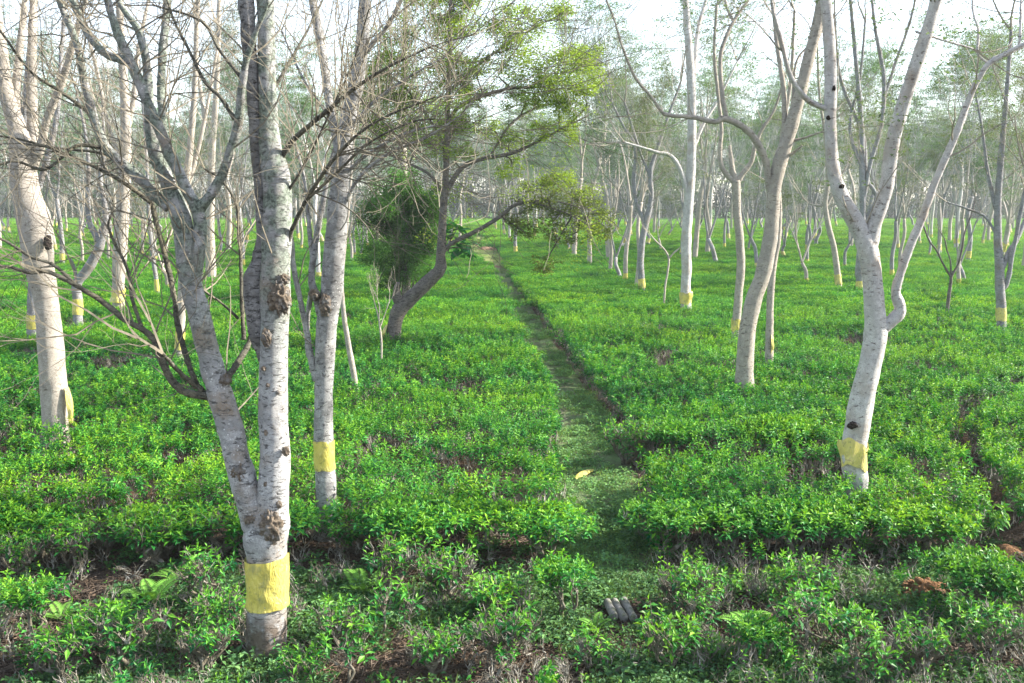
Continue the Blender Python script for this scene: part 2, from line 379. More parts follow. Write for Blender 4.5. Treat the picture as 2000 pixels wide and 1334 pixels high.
def gz(x, y):
    near = np.clip((24 - y) / 4, 0, 1) * np.clip((12 - abs(x)) / 3, 0, 1) * (y > 3)
    return near * (.10 * (fbm(x * 1.1, y * 1.1, 51) - .5) + .05 * (fbm(x * 4, y * 4, 52) - .5)) - .22 * np.clip(1 - drain_d(x, y) / .42, 0, 1) ** .7

def path_sheet():
    m, t, out = newmat('grassy_path')
    ge = nd(t, 'ShaderNodeNewGeometry'); p = ge.outputs['Position']
    f, _ = noise_fac(t, p, 2.2, .36, .62, 6); c = mix(t, f, (.115, .18, .075), (.115, .105, .07))
    f, _ = noise_fac(t, p, 14, .4, .7, 5); c = mix(t, f, c, (.13, .21, .08))
    sx = nd(t, 'ShaderNodeSeparateXYZ'); t.links.new(p, sx.inputs[0])
    r = nd(t, 'ShaderNodeMapRange', i_From_Min=56, i_From_Max=72); t.links.new(sx.outputs[1], r.inputs[0])
    f, _ = noise_fac(t, p, .6, .35, .65, 4); c = mix(t, r.outputs[0], c, mix(t, f, (.20, .26, .07), (.27, .29, .11)))
    b = nd(t, 'ShaderNodeBsdfPrincipled', i_Roughness=.95); b.inputs['Specular IOR Level'].default_value = .1
    t.links.new(c, b.inputs['Base Color'])
    n = nd(t, 'ShaderNodeTexNoise', i_Scale=35., i_Detail=5.); t.links.new(p, n.inputs['Vector'])
    bp = nd(t, 'ShaderNodeBump', i_Strength=.8, i_Distance=.04); t.links.new(n.outputs[0], bp.inputs['Height']); t.links.new(bp.outputs[0], b.inputs['Normal'])
    t.links.new(b.outputs[0], out.inputs[0])
    ys = np.concatenate([np.linspace(9.8, 24, 115), np.linspace(24.3, 70, 100), np.linspace(72, 126, 40)])
    mb = MB(); k = 9; u = np.linspace(0, 1, k)
    X = path_l(ys)[:, None] * (1 - u) + path_r(ys)[:, None] * u; Y = ys[:, None] * np.ones(k)
    Z = gz(X, Y) + .012 + .02 * np.sin(u * np.pi)[None]
    i = np.arange(len(ys) - 1)[:, None] * k; j = np.arange(k - 1)[None]
    mb.add(np.stack([X, Y, Z], -1), np.stack([i + j, i + j + 1, i + k + j + 1, i + k + j], -1).reshape(-1, 4))
    return tag(mb.build('path', m), kind='structure')
path_sheet()

# ------------------------------------------------------------------ scattered ground cover (what nobody could count)
def proto_coll(name, objs):
    c = bpy.data.collections.new(name)
    for o in objs: c.objects.link(o)
    return c
def scatter(name, coll, P, RZ, SC, IDX, label, cat, tilt=None):
    me = bpy.data.meshes.new(name); n = len(P)
    me.vertices.add(n); me.vertices.foreach_set('co', np.asarray(P, np.float32).ravel())
    R = np.zeros((n, 3), np.float32); R[:, 2] = RZ
    if tilt is not None: R[:, :2] = tilt
    S3 = np.asarray(SC, np.float32); S3 = np.repeat(S3[:, None], 3, 1) if S3.ndim == 1 else S3
    for nm, typ, dat, key in (('rot', 'FLOAT_VECTOR', R, 'vector'), ('scl', 'FLOAT_VECTOR', S3, 'vector'), ('idx', 'INT', np.asarray(IDX, np.int32), 'value')):
        a = me.attributes.new(nm, typ, 'POINT'); a.data.foreach_set(key, np.ascontiguousarray(dat).ravel())
    o = bpy.data.objects.new(name, me); COL.objects.link(o)
    g = bpy.data.node_groups.new(name, 'GeometryNodeTree')
    g.interface.new_socket('Geometry', in_out='INPUT', socket_type='NodeSocketGeometry'); g.interface.new_socket('Geometry', in_out='OUTPUT', socket_type='NodeSocketGeometry')
    gi, go = g.nodes.new('NodeGroupInput'), g.nodes.new('NodeGroupOutput')
    ip = g.nodes.new('GeometryNodeInstanceOnPoints'); ci = g.nodes.new('GeometryNodeCollectionInfo')
    ci.inputs['Collection'].default_value = coll; ci.inputs['Separate Children'].default_value = True; ci.inputs['Reset Children'].default_value = True
    ip.inputs['Pick Instance'].default_value = True
    def na(nm, typ):
        q = g.nodes.new('GeometryNodeInputNamedAttribute'); q.data_type = typ; q.inputs['Name'].default_value = nm; return q.outputs['Attribute']
    g.links.new(gi.outputs[0], ip.inputs['Points']); g.links.new(ci.outputs[0], ip.inputs['Instance'])
    g.links.new(na('idx', 'INT'), ip.inputs['Instance Index']); g.links.new(na('scl', 'FLOAT_VECTOR'), ip.inputs['Scale'])
    er = g.nodes.new('FunctionNodeEulerToRotation'); g.links.new(na('rot', 'FLOAT_VECTOR'), er.inputs[0]); g.links.new(er.outputs[0], ip.inputs['Rotation'])
    g.links.new(ip.outputs[0], go.inputs[0])
    md = o.modifiers.new('scatter', 'NODES'); md.node_group = g
    return tag(o, label, cat, kind='stuff')

RNG = np.random.default_rng(7)
YOUNG, MID_, OLD, BLUE = np.array([.20, .43, .03]), np.array([.036, .215, .03]), np.array([.011, .095, .026]), np.array([.010, .095, .045])  # old-leaf tones, made extra dark to deepen the shade between shoots
def tea_cols(rng, k, h):
    """leaf hue by height in the shoot (0 old .. 1 flush)"""
    h = np.clip(h + rng.normal(0, .12, k), 0, 1)[:, None]
    base = np.where(rng.random((k, 1)) < .35, BLUE, OLD)
    c = base * np.clip(1 - 2 * h, 0, 1) + MID_ * (1 - np.abs(2 * h - 1)) + YOUNG * np.clip(2 * h - 1, 0, 1)
    return c * rng.uniform(.75, 1.25, (k, 1))
def sprig_leaves(rng, mb, c, n, hgt, flush, L=.075, simple=False, spread=.07):
    """one leafy shoot rising from c"""
    h = np.linspace(0, 1, n) ** .8
    az = np.arange(n) * 2.4 + rng.uniform(0, 6.3) + rng.normal(0, .4, n)
    el = np.radians(-18 + 74 * h ** 2.2 + rng.normal(0, 15, n))
    D = np.stack([np.cos(az) * np.cos(el), np.sin(az) * np.cos(el), np.sin(el)], 1)
    lean = rng.normal(0, .18, 2)
    B = np.asarray(c) + np.stack([lean[0] * h * hgt, lean[1] * h * hgt, h * hgt], 1)
    Nn = np.array([0, 0, 1.]) + rng.normal(0, .25, (n, 3)) + D * -.3
    ll = L * rng.uniform(.75, 1.2, n) * np.where(h > .75, .62, 1)
    leaves(mb, B, D, Nn, ll, ll * rng.uniform(.36, .46, n), tea_cols(rng, n, h * .55 + flush), 0, simple, droop=.12 * (1 - h)[:, None] + .02)
def grow_twig(rng, acc, P, d, L, r, lev):
    pts = [P]
    for i in range(4):
        d = norm(d + rng.normal(0, .42, 3) + (0, 0, .12)); pts.append(pts[-1] + d * L / 4)
    acc.append((np.array(pts), np.linspace(r, r * .55, 5)))
    if lev < 2:
        for c in range(rng.integers(2, 5)):
            i = rng.integers(1, 5); grow_twig(rng, acc, pts[i], norm(d + rng.normal(0, .7, 3) + (0, 0, .35)), L * rng.uniform(.5, .85), r * .55, lev + 1)
def make_sprigs():
    out = []
    for v in range(12):
        rng = np.random.default_rng(100 + v); mb = MB()
        kind = 'bare' if v >= 10 else ('flush' if v >= 7 else 'leafy')
        ns = 4 if kind != 'bare' else 1
        for s in range(ns):
            a, r = rng.uniform(0, 6.3), .11 * math.sqrt(rng.random())
            c = (r * math.cos(a), r * math.sin(a), rng.uniform(.02, .12))
            if kind == 'leafy': sprig_leaves(rng, mb, c, 14, rng.uniform(.07, .14), rng.uniform(-.08, .38), .072)
            elif kind == 'flush': sprig_leaves(rng, mb, c, 12, rng.uniform(.12, .20), rng.uniform(.18, .5), .066)
            else: sprig_leaves(rng, mb, c, 5, .1, .4, .05)
        if kind != 'bare':
            n = 7; az = rng.uniform(0, 6.3, n); sp = rng.uniform(.1, .6, n); L = rng.uniform(.12, .2, n)
            B = np.stack([.09 * np.cos(az * 3), .09 * np.sin(az * 3), np.full(n, -.12)], 1) * rng.uniform(.3, 1, (n, 1)) + (0, 0, -.03)
            D = norm(np.stack([np.cos(az) * sp, np.sin(az) * sp, np.ones(n)], 1))
            P = B[:, None] + D[:, None] * L[:, None, None] * np.linspace(0, 1, 4)[None, :, None] + rng.normal(0, .008, (n, 4, 3))
            tubes(mb, P, np.linspace(.005, .0022, 4)[None] * np.ones((n, 1)), 3, 1)
        else:
            acc = []
            for q in range(4):
                a = rng.uniform(0, 6.3); grow_twig(rng, acc, np.array([.03 * math.cos(a), .03 * math.sin(a), -.14]), np.array([math.cos(a) * .8, math.sin(a) * .8, .8]), rng.uniform(.12, .17), .008, 0)
            tubes(mb, [p for p, r in acc], [r for p, r in acc], 4, 1)
        out.append(mb.build('tea_sprig', [M_TEA, M_STEM], link=False, smooth=False))
    return out
SPRIGS = proto_coll('tea_sprigs', make_sprigs())
def make_patch(size, nsh, nleaf, L, seed, simple=True, flush=(0, .45)):
    rng = np.random.default_rng(seed); mb = MB()
    for i in range(nsh):
        x, y = rng.uniform(-size / 2, size / 2, 2)
        sprig_leaves(rng, mb, (x, y, .16 + .05 * (vn(x * 2 + seed, y * 2, 5) - .5) * 2), nleaf, rng.uniform(.10, .2) * (L / .08) ** .5, rng.uniform(*flush), L, simple)
    return mb.build('tea_patch', [M_TEA], link=False, smooth=False)
PATCH_MID = proto_coll('tea_patches_mid', [make_patch(.8, 78, 9, .085, 200 + i, True, (-.02, .5)) for i in range(5)])
PATCH_FAR = proto_coll('tea_patches_far', [make_patch(2.4, 190, 7, .17, 300 + i, True, (.22, .62)) for i in range(4)])  # lighter leaf mix paints distance haze into the far tea

def frustum_points(y0, y1, step, jit, rng, margin=1.14, pad=1.2):
    ys = np.arange(y0, y1, step); pts = []
    for y in ys:
        hw = (y * 1000 / F) * margin + pad
        x = np.arange(-hw, hw, step); pts.append(np.stack([x, np.full(len(x), y)], 1))
    p = np.concatenate(pts); return p + rng.uniform(-jit, jit, p.shape) * step

def tea_field():
    rng = np.random.default_rng(11)
    p = frustum_points(10.2, 34, .168, .6, rng); x, y = p.T
    ok, worn = field(x, y)
    ok &= rng.random(len(x)) > .55 * worn
    ok &= rng.random(len(x)) < np.clip(1.25 - 1.1 * np.clip((vn(x * 1.9, y * 1.9, 35) - .5) * 2.2, 0, 1), 0, 1)
    x, y, worn = x[ok], y[ok], worn[ok]; n = len(x)
    idx = rng.integers(0, 7, n)
    fl = fbm(x * .35 + 5, y * .35, 61) + rng.normal(0, .09, n)
    idx = np.where(fl > .52, rng.integers(7, 10, n), idx)
    idx = np.where(rng.random(n) < worn * .75 + .03, rng.integers(10, 12, n), idx)
    z = canopy(x, y) - .15 - .10 * worn + rng.normal(0, .022, n)
    scatter('tea_field', SPRIGS, np.stack([x, y, z], 1), rng.uniform(0, 6.28, n), rng.uniform(.8, 1.25, n), idx,
            'low clipped carpet of bright green tea filling the ground between the near trees', 'tea field', rng.normal(0, .2, (n, 2)))
    # the flanks of the blocks: stems under the leaf table where a gap, the path or the front opens them to view
    p = frustum_points(10.2, 60, .15, .6, rng); x, y = p.T
    ok, w = field(x, y); d = .28
    edge = np.zeros(len(x), bool)
    for dx, dy in ((d, 0), (-d, 0), (0, -d), (0, d * .6)): edge |= ~field(x + dx, y + dy)[0]
    edge &= ok & (rng.random(len(x)) < np.where(y < 24, .85, .5))
    x, y = x[edge], y[edge]; n = len(x)
    lev = rng.random(n)
    scatter('tea_stems', SPRIGS, np.stack([x, y, .14 + .26 * lev], 1), rng.uniform(0, 6.28, n), rng.uniform(.9, 1.5, n), np.where(rng.random(n) < .55, rng.integers(0, 7, n), rng.integers(10, 12, n)),
            'brown twiggy undersides of the tea along the path and gap edges', 'tea stems', rng.normal(0, .3, (n, 2)))
    p = frustum_points(33.6, 92, .62, .22, rng); x, y = p.T
    ok, worn = field(x, y); x, y = x[ok], y[ok]; n = len(x)
    scatter('tea_field', PATCH_MID, np.stack([x, y, canopy(x, y) - .30 + rng.normal(0, .035, n)], 1), rng.uniform(0, 6.28, n), rng.uniform(.9, 1.15, n), rng.integers(0, 5, n),
            'continuous sheet of green tea in the middle distance under the pale trees', 'tea field')
    p = frustum_points(91, 262, 1.9, .2, rng); x, y = p.T
    ok, worn = field(x, y); x, y = x[ok], y[ok]; n = len(x)
    scatter('tea_field', PATCH_FAR, np.stack([x, y, canopy(x, y) - .34], 1), rng.uniform(0, 6.28, n), rng.uniform(.9, 1.2, n), rng.integers(0, 4, n),
            'far light green tea reaching to the wood at the back', 'tea field')
tea_field()

FERN_AT = [(1805, 1175), (1770, 1170), (1840, 1185), (300, 1185), (345, 1140), (705, 1165), (740, 1150), (950, 1150), (1165, 1235), (1465, 1235), (120, 1215), (640, 1190)]
def herbs():
    protos = []
    for v in range(7):
        rng = np.random.default_rng(400 + v); mb = MB()
        n = 46
        r = .11 * np.sqrt(rng.random(n)); a = rng.uniform(0, 6.3, n); h = rng.uniform(.01, .07, n) * (1.5 if v > 4 else 1)
        B = np.stack([r * np.cos(a), r * np.sin(a), h], 1)
        az = rng.uniform(0, 6.3, n); el = rng.normal(.25, .35, n)
        D = np.stack([np.cos(az) * np.cos(el), np.sin(az) * np.cos(el), np.sin(el)], 1)
        L = rng.uniform(.022, .042, n) * (1.35 if v > 4 else 1)
        c = np.where(rng.random((n, 1)) < .5, (.085, .185, .085), (.11, .23, .075)) * rng.uniform(.7, 1.3, (n, 1))
        leaves(mb, B, D, np.array([0, 0, 1.]) + rng.normal(0, .3, (n, 3)), L, L * .6, c, 0, True)
        if v < 3:   # grass blades among the herbs
            n = 22; az = rng.uniform(0, 6.3, n); r = .1 * np.sqrt(rng.random(n)); el = rng.uniform(.6, 1.4, n)
            B = np.stack([r * np.cos(az * 5), r * np.sin(az * 5), np.zeros(n)], 1)
            D = np.stack([np.cos(az) * np.cos(el), np.sin(az) * np.cos(el), np.sin(el)], 1)
            L = rng.uniform(.05, .12, n)
            leaves(mb, B, D, rng.normal(0, 1, (n, 3)), L, np.full(n, .006), np.array([.12, .20, .05]) * rng.uniform(.7, 1.3, (n, 1)), 0, True, droop=.3)
        protos.append(mb.build('herb_tuft', [M_HERB], link=False, smooth=False))
    hc = proto_coll('herb_tufts', protos)
    M_PATHWEED = leafmat('brightened_path_weed', tint=(1.6, 1.5, 1.5), trans=.3, rough=.6, spec=.12, rnd=.25)  # brightened copy of the herb leaf, lifts the shaded path by colour
    pw = []
    for q in protos:
        me2 = q.data.copy(); me2.materials.clear(); me2.materials.append(M_PATHWEED); pw.append(bpy.data.objects.new('path_weed', me2))
    pc = proto_coll('path_weed_tufts', pw)
    rng = np.random.default_rng(12)
    p = frustum_points(7.0, 12.6, .095, .6, rng, 1.1, .8); x, y = p.T
    ok, _ = field(x, y)
    bare = fbm(x * .9 + 3, y * 1.2, 71)
    dens = np.clip((.545 - bare) / .08, .07, 1)
    dens *= np.clip(1.25 - 1.1 * np.exp(-(((x - .95) / .75) ** 2 + ((y - 8.65) / .35) ** 2)), 0, 1)
    dens *= np.where((x < .45) & (y > 10.1 + .25 * np.sin(x * 2)), .25, 1)
    dens *= np.where((drain_d(x, y) < .5) & (y > 10), .3, 1)
    pole = atZ(1210, 1192, .05); k = ~ok & (rng.random(len(x)) < dens) & (np.hypot((x - pole[0]) / 1.2, y - pole[1] + .10) > .26); x, y = x[k], y[k]; n = len(x)
    scatter('ground_cover', hc, np.stack([x, y, gz(x, y)], 1), rng.uniform(0, 6.28, n), rng.uniform(.7, 1.5, n), rng.integers(0, 7, n),
            'small leaved weeds creeping over the soil between the foreground tea bushes', 'weeds')
    # cut-over regrowth: twiggy knee-high scrub between the single bushes
    p = frustum_points(7.0, 10.9, .12, .6, rng, 1.1, .8); x, y = p.T
    ok, _ = field(x, y); q = fbm(x * 1.4 + 8, y * 1.9, 73) + .1 * (x > 1.2)
    k = ~ok & (rng.random(len(x)) < np.where((x < .4) & (y > 9.9), .10, np.clip((q - .51) / .14, .02, .30))) & (np.hypot((x - pole[0]) / 1.4, y - pole[1] + .1) > .3) & ~((x > path_l(y)) & (x < path_r(y)) & (y > 9.2))
    k &= np.hypot((x - .95) / 1.1, y - 8.7) > .5
    for (fx, fy) in FERN_AT: q_ = atZ(fx, fy, 0); k &= np.hypot(x - q_[0], y - q_[1] + .12) > .34
    x, y = x[k], y[k]; n = len(x); lev = rng.random(n)
    scatter('low_scrub', SPRIGS, np.stack([x, y, gz(x, y) + .10 + .12 * lev], 1), rng.uniform(0, 6.28, n), rng.uniform(.8, 1.2, n), np.where(rng.random(n) < .86, rng.integers(10, 12, n), rng.integers(0, 10, n)),
            'knee high twiggy regrowth filling the ground between the single foreground bushes', 'scrub', rng.normal(0, .32, (n, 2)))
    p = frustum_points(10.4, 44, .13, .6, rng, .02, 3.2); x, y = p.T
    u = (x - path_l(y)) / (path_r(y) - path_l(y))
    sp_ = atZ(1142, 926, .06); k = (u > -.05) & (u < 1.05) & (np.hypot(x - sp_[0], y - sp_[1] + .05) > .2) & (rng.random(len(x)) < np.clip(1.15 - 1.3 * np.clip((fbm(x * 1.2, y * .8, 77) - .44) / .13, 0, 1) * (y > 13), .1, 1) * np.clip(1.2 - (y - 24) / 30, .3, 1))
    x, y = x[k], y[k]; n = len(x)
    scatter('path_weeds', pc, np.stack([x, y, gz(x, y) + .015], 1), rng.uniform(0, 6.28, n), rng.uniform(.6, 1.3, n), rng.integers(0, 7, n),
            'short grass and creeping weeds growing on the narrow path', 'weeds')
    # far grassy lane: coarse tufts
    p = frustum_points(58, 150, .5, .5, rng, .02, 14); x, y = p.T
    u = (x - path_l(y)) / (path_r(y) - path_l(y)); k = (u > .02) & (u < .98) & (rng.random(len(x)) < .35); x, y = x[k], y[k]; n = len(x)
    scatter('lane_grass', pc, np.stack([x, y, gz(x, y) + .01], 1), rng.uniform(0, 6.28, n), rng.uniform(1., 2., n), rng.integers(0, 3, n),
            'worn pale grass on the wider lane where the path ends', 'grass')
    lit = []
    for v in range(4):
        rng = np.random.default_rng(450 + v); mb = MB(); n = 16
        a = rng.uniform(0, 6.3, n); L = rng.uniform(.05, .2, n); c = rng.uniform(-.12, .12, (n, 3)) * (1, 1, .0) + (0, 0, .012)
        D = np.stack([np.cos(a), np.sin(a), rng.normal(0, .18, n)], 1)
        P = c[:, None] + D[:, None] * L[:, None, None] * np.linspace(-.5, .5, 4)[None, :, None] + rng.normal(0, .008, (n, 4, 3)) * (1, 1, .6); P[..., 2] = np.abs(P[..., 2]) + .004
        tubes(mb, P, np.linspace(.0042, .002, 4)[None] * rng.uniform(.6, 1.3, (n, 1)), 3, 0)
        n = 10; B = rng.uniform(-.12, .12, (n, 3)) * (1, 1, 0) + (0, 0, .012); a = rng.uniform(0, 6.3, n)
        leaves(mb, B, np.stack([np.cos(a), np.sin(a), np.zeros(n)], 1), np.array([0, 0, 1.]) + rng.normal(0, .4, (n, 3)), rng.uniform(.03, .07, n), rng.uniform(.015, .03, n), np.array([1, 1, 1.]), 0, True)
        lit.append(mb.build('litter_scrap', [M_LITTER], link=False, smooth=False))
    lc = proto_coll('litter_scraps', lit)
    rng = np.random.default_rng(13)
    p = frustum_points(7.0, 15.4, .13, .6, rng, 1.1, .8); x, y = p.T
    ok, worn = field(x, y); k = (~ok | (worn > .5) | (y < 11.3)) & (rng.random(len(x)) < .8) & ~((x > path_l(y)) & (x < path_r(y)) & (y > 10))
    x, y = x[k], y[k]; n = len(x)
    scatter('leaf_litter', lc, np.stack([x, y, gz(x, y)], 1), rng.uniform(0, 6.28, n), rng.uniform(.7, 1.5, n), rng.integers(0, 4, n),
            'fallen brown twigs and dead leaves lying on the bare soil', 'litter')
herbs()

# ------------------------------------------------------------------ twig growth
def grow(rng, acc, P, d, L, r, lev, maxlev, up=.25, ang=.75, nch=(2, 4), wob=.22, n=5, tips=None, shrink=.62, rmin=.0018):
    """a branch and its side twigs; acc collects (points, radii)"""
    d = d / np.linalg.norm(d); pts = [P]; dirs = [d]
    for i in range(n - 1):
        d = d + rng.normal(0, wob, 3) * .6 + np.array([0, 0, up * .35]); d = d / np.linalg.norm(d)
        pts.append(pts[-1] + d * L / (n - 1)); dirs.append(d)
    pts = np.array(pts); rad = np.linspace(r, max(rmin, r * .45), n)
    acc.append((pts, rad))
    if tips is not None and lev >= maxlev - 1: tips.append((pts[-1], dirs[-1], lev)); 
    if lev >= maxlev: return
    for c in range(rng.integers(nch[0], nch[1] + 1)):
        i = rng.integers(1, n) if c else n - 1
        ax = norm(np.cross(dirs[i], rng.normal(0, 1, 3))); a = ang * rng.uniform(.55, 1.25) * (.6 if c == 0 else 1)
        nd_ = dirs[i] * math.cos(a) + ax * math.sin(a)
        grow(rng, acc, pts[i], nd_, L * shrink * rng.uniform(.75, 1.25), max(rmin, rad[i] * .62), lev + 1, maxlev, up, ang, nch, wob, n, tips, shrink, rmin)
def flush_twigs(mb, acc, k=3, mat=0, big=.03):
    by = {}
    for p, r in acc: by.setdefault((len(p), 6 if r[0] > big else k), []).append((p, r))
    for (n, kk), l in by.items(): tubes(mb, [a for a, b in l], [b for a, b in l], kk, mat)

def feather(rng, mb, c, R, n, L, col, mat, flat=.28):
    """a loose spray of small leaflets around c"""
    u = norm(rng.normal(0, 1, (n, 3))) * (rng.random((n, 1)) ** .45) * R * (1, 1, flat)
    az = rng.uniform(0, 6.3, n); el = rng.normal(0, .4, n)
    D = np.stack([np.cos(az) * np.cos(el), np.sin(az) * np.cos(el), np.sin(el)], 1)
    ll = L * rng.uniform(.6, 1.4, n)
    leaves(mb, np.asarray(c) + u, D, np.array([0, 0, 1.]) + rng.normal(0, .5, (n, 3)), ll, ll * .45, np.asarray(col) * rng.uniform(.65, 1.35, (n, 1)), mat, True)

# ------------------------------------------------------------------ plastic bands
def band_mesh(rng, P, R, torn=False):
    P, R = catmull(P, np.asarray(R), .03)
    mb = MB(); n, k = len(P), 26
    T = norm(np.gradient(P, axis=0)); U = norm(np.cross(T, (0, 1., 0.05))); V = np.cross(T, U)
    a = np.linspace(0, 2 * np.pi, k, endpoint=False)
    s = np.linspace(0, 1, n)[:, None]
    sd_ = int(rng.integers(0, 999))
    rr = R[:, None] * 1.05 + .004 + R[:, None] * .12 * (vn(a[None] * 1.6 + s * 2.2, s * 3 + 5 + a[None] * .3, sd_) - .45) + R[:, None] * .07 * (vn(a[None] * 5, s * 2, sd_ + 1) - .5)
    if torn: rr = rr + R[:, None] * .5 * np.clip(vn(a[None] * 1.1, s * 1.2 + 2, sd_ + 3) - .55, 0, 1) * 2
    off = np.where(s < .5, -1, 1) * 0 + (vn(np.cos(a)[None] * 1.5 + 4, np.sin(a)[None] * 1.5 + s * 0, sd_ + 7) - .5) * .10 * np.where(np.abs(s - .5) > .3, 1, .3) * (3 if torn else 1)
    W_ = P[:, None] + rr[..., None] * (np.cos(a)[None, :, None] * U[:, None] + np.sin(a)[None, :, None] * V[:, None]) + off[..., None] * np.array([0, 0, .5])
    i = np.arange(n - 1)[:, None] * k; j = np.arange(k)[None]; j2 = (j + 1) % k
    mb.add(W_.reshape(-1, 3), np.stack([i + j, i + j2, i + k + j2, i + k + j], -1).reshape(-1, 4))
    return mb
def flap_mesh(rng, P0, P1, out, depth, width):
    """a crumpled torn sheet hanging from P0 to P1, bulging along OUT"""
    mb = MB(); n, k = 12, 9; out = norm(np.asarray(out, float)); sd_ = int(rng.integers(0, 999))
    T = norm(P1 - P0); side = np.cross(T, out)
    s = np.linspace(0, 1, n)[:, None]; u = np.linspace(-1, 1, k)[None]
    bul = depth * (np.sin(s * np.pi) ** .7 * (1 - .55 * u ** 2) * (.6 + .8 * vn(s * 3, u * 1.5 + 3, sd_)) + .02)
    wv = width * (.5 + .5 * np.sin(s * 2.6 + .3)) * (.75 + .5 * vn(s * 2.5, u * 0 + 2, sd_ + 2))
    Q = P0 + (P1 - P0) * s[..., None] + out * bul[..., None] + side * (u * wv)[..., None] + T * (.05 * (vn(s * 4, u * 2, sd_ + 4) - .5))[..., None]
    i = np.arange(n - 1)[:, None] * k; j = np.arange(k - 1)[None]
    F1 = np.stack([i + j, i + j + 1, i + k + j + 1, i + k + j], -1).reshape(-1, 4)
    mb.add(Q.reshape(-1, 3), F1)
    mb.add((Q - out * .004).reshape(-1, 3), F1[:, ::-1])
    return mb

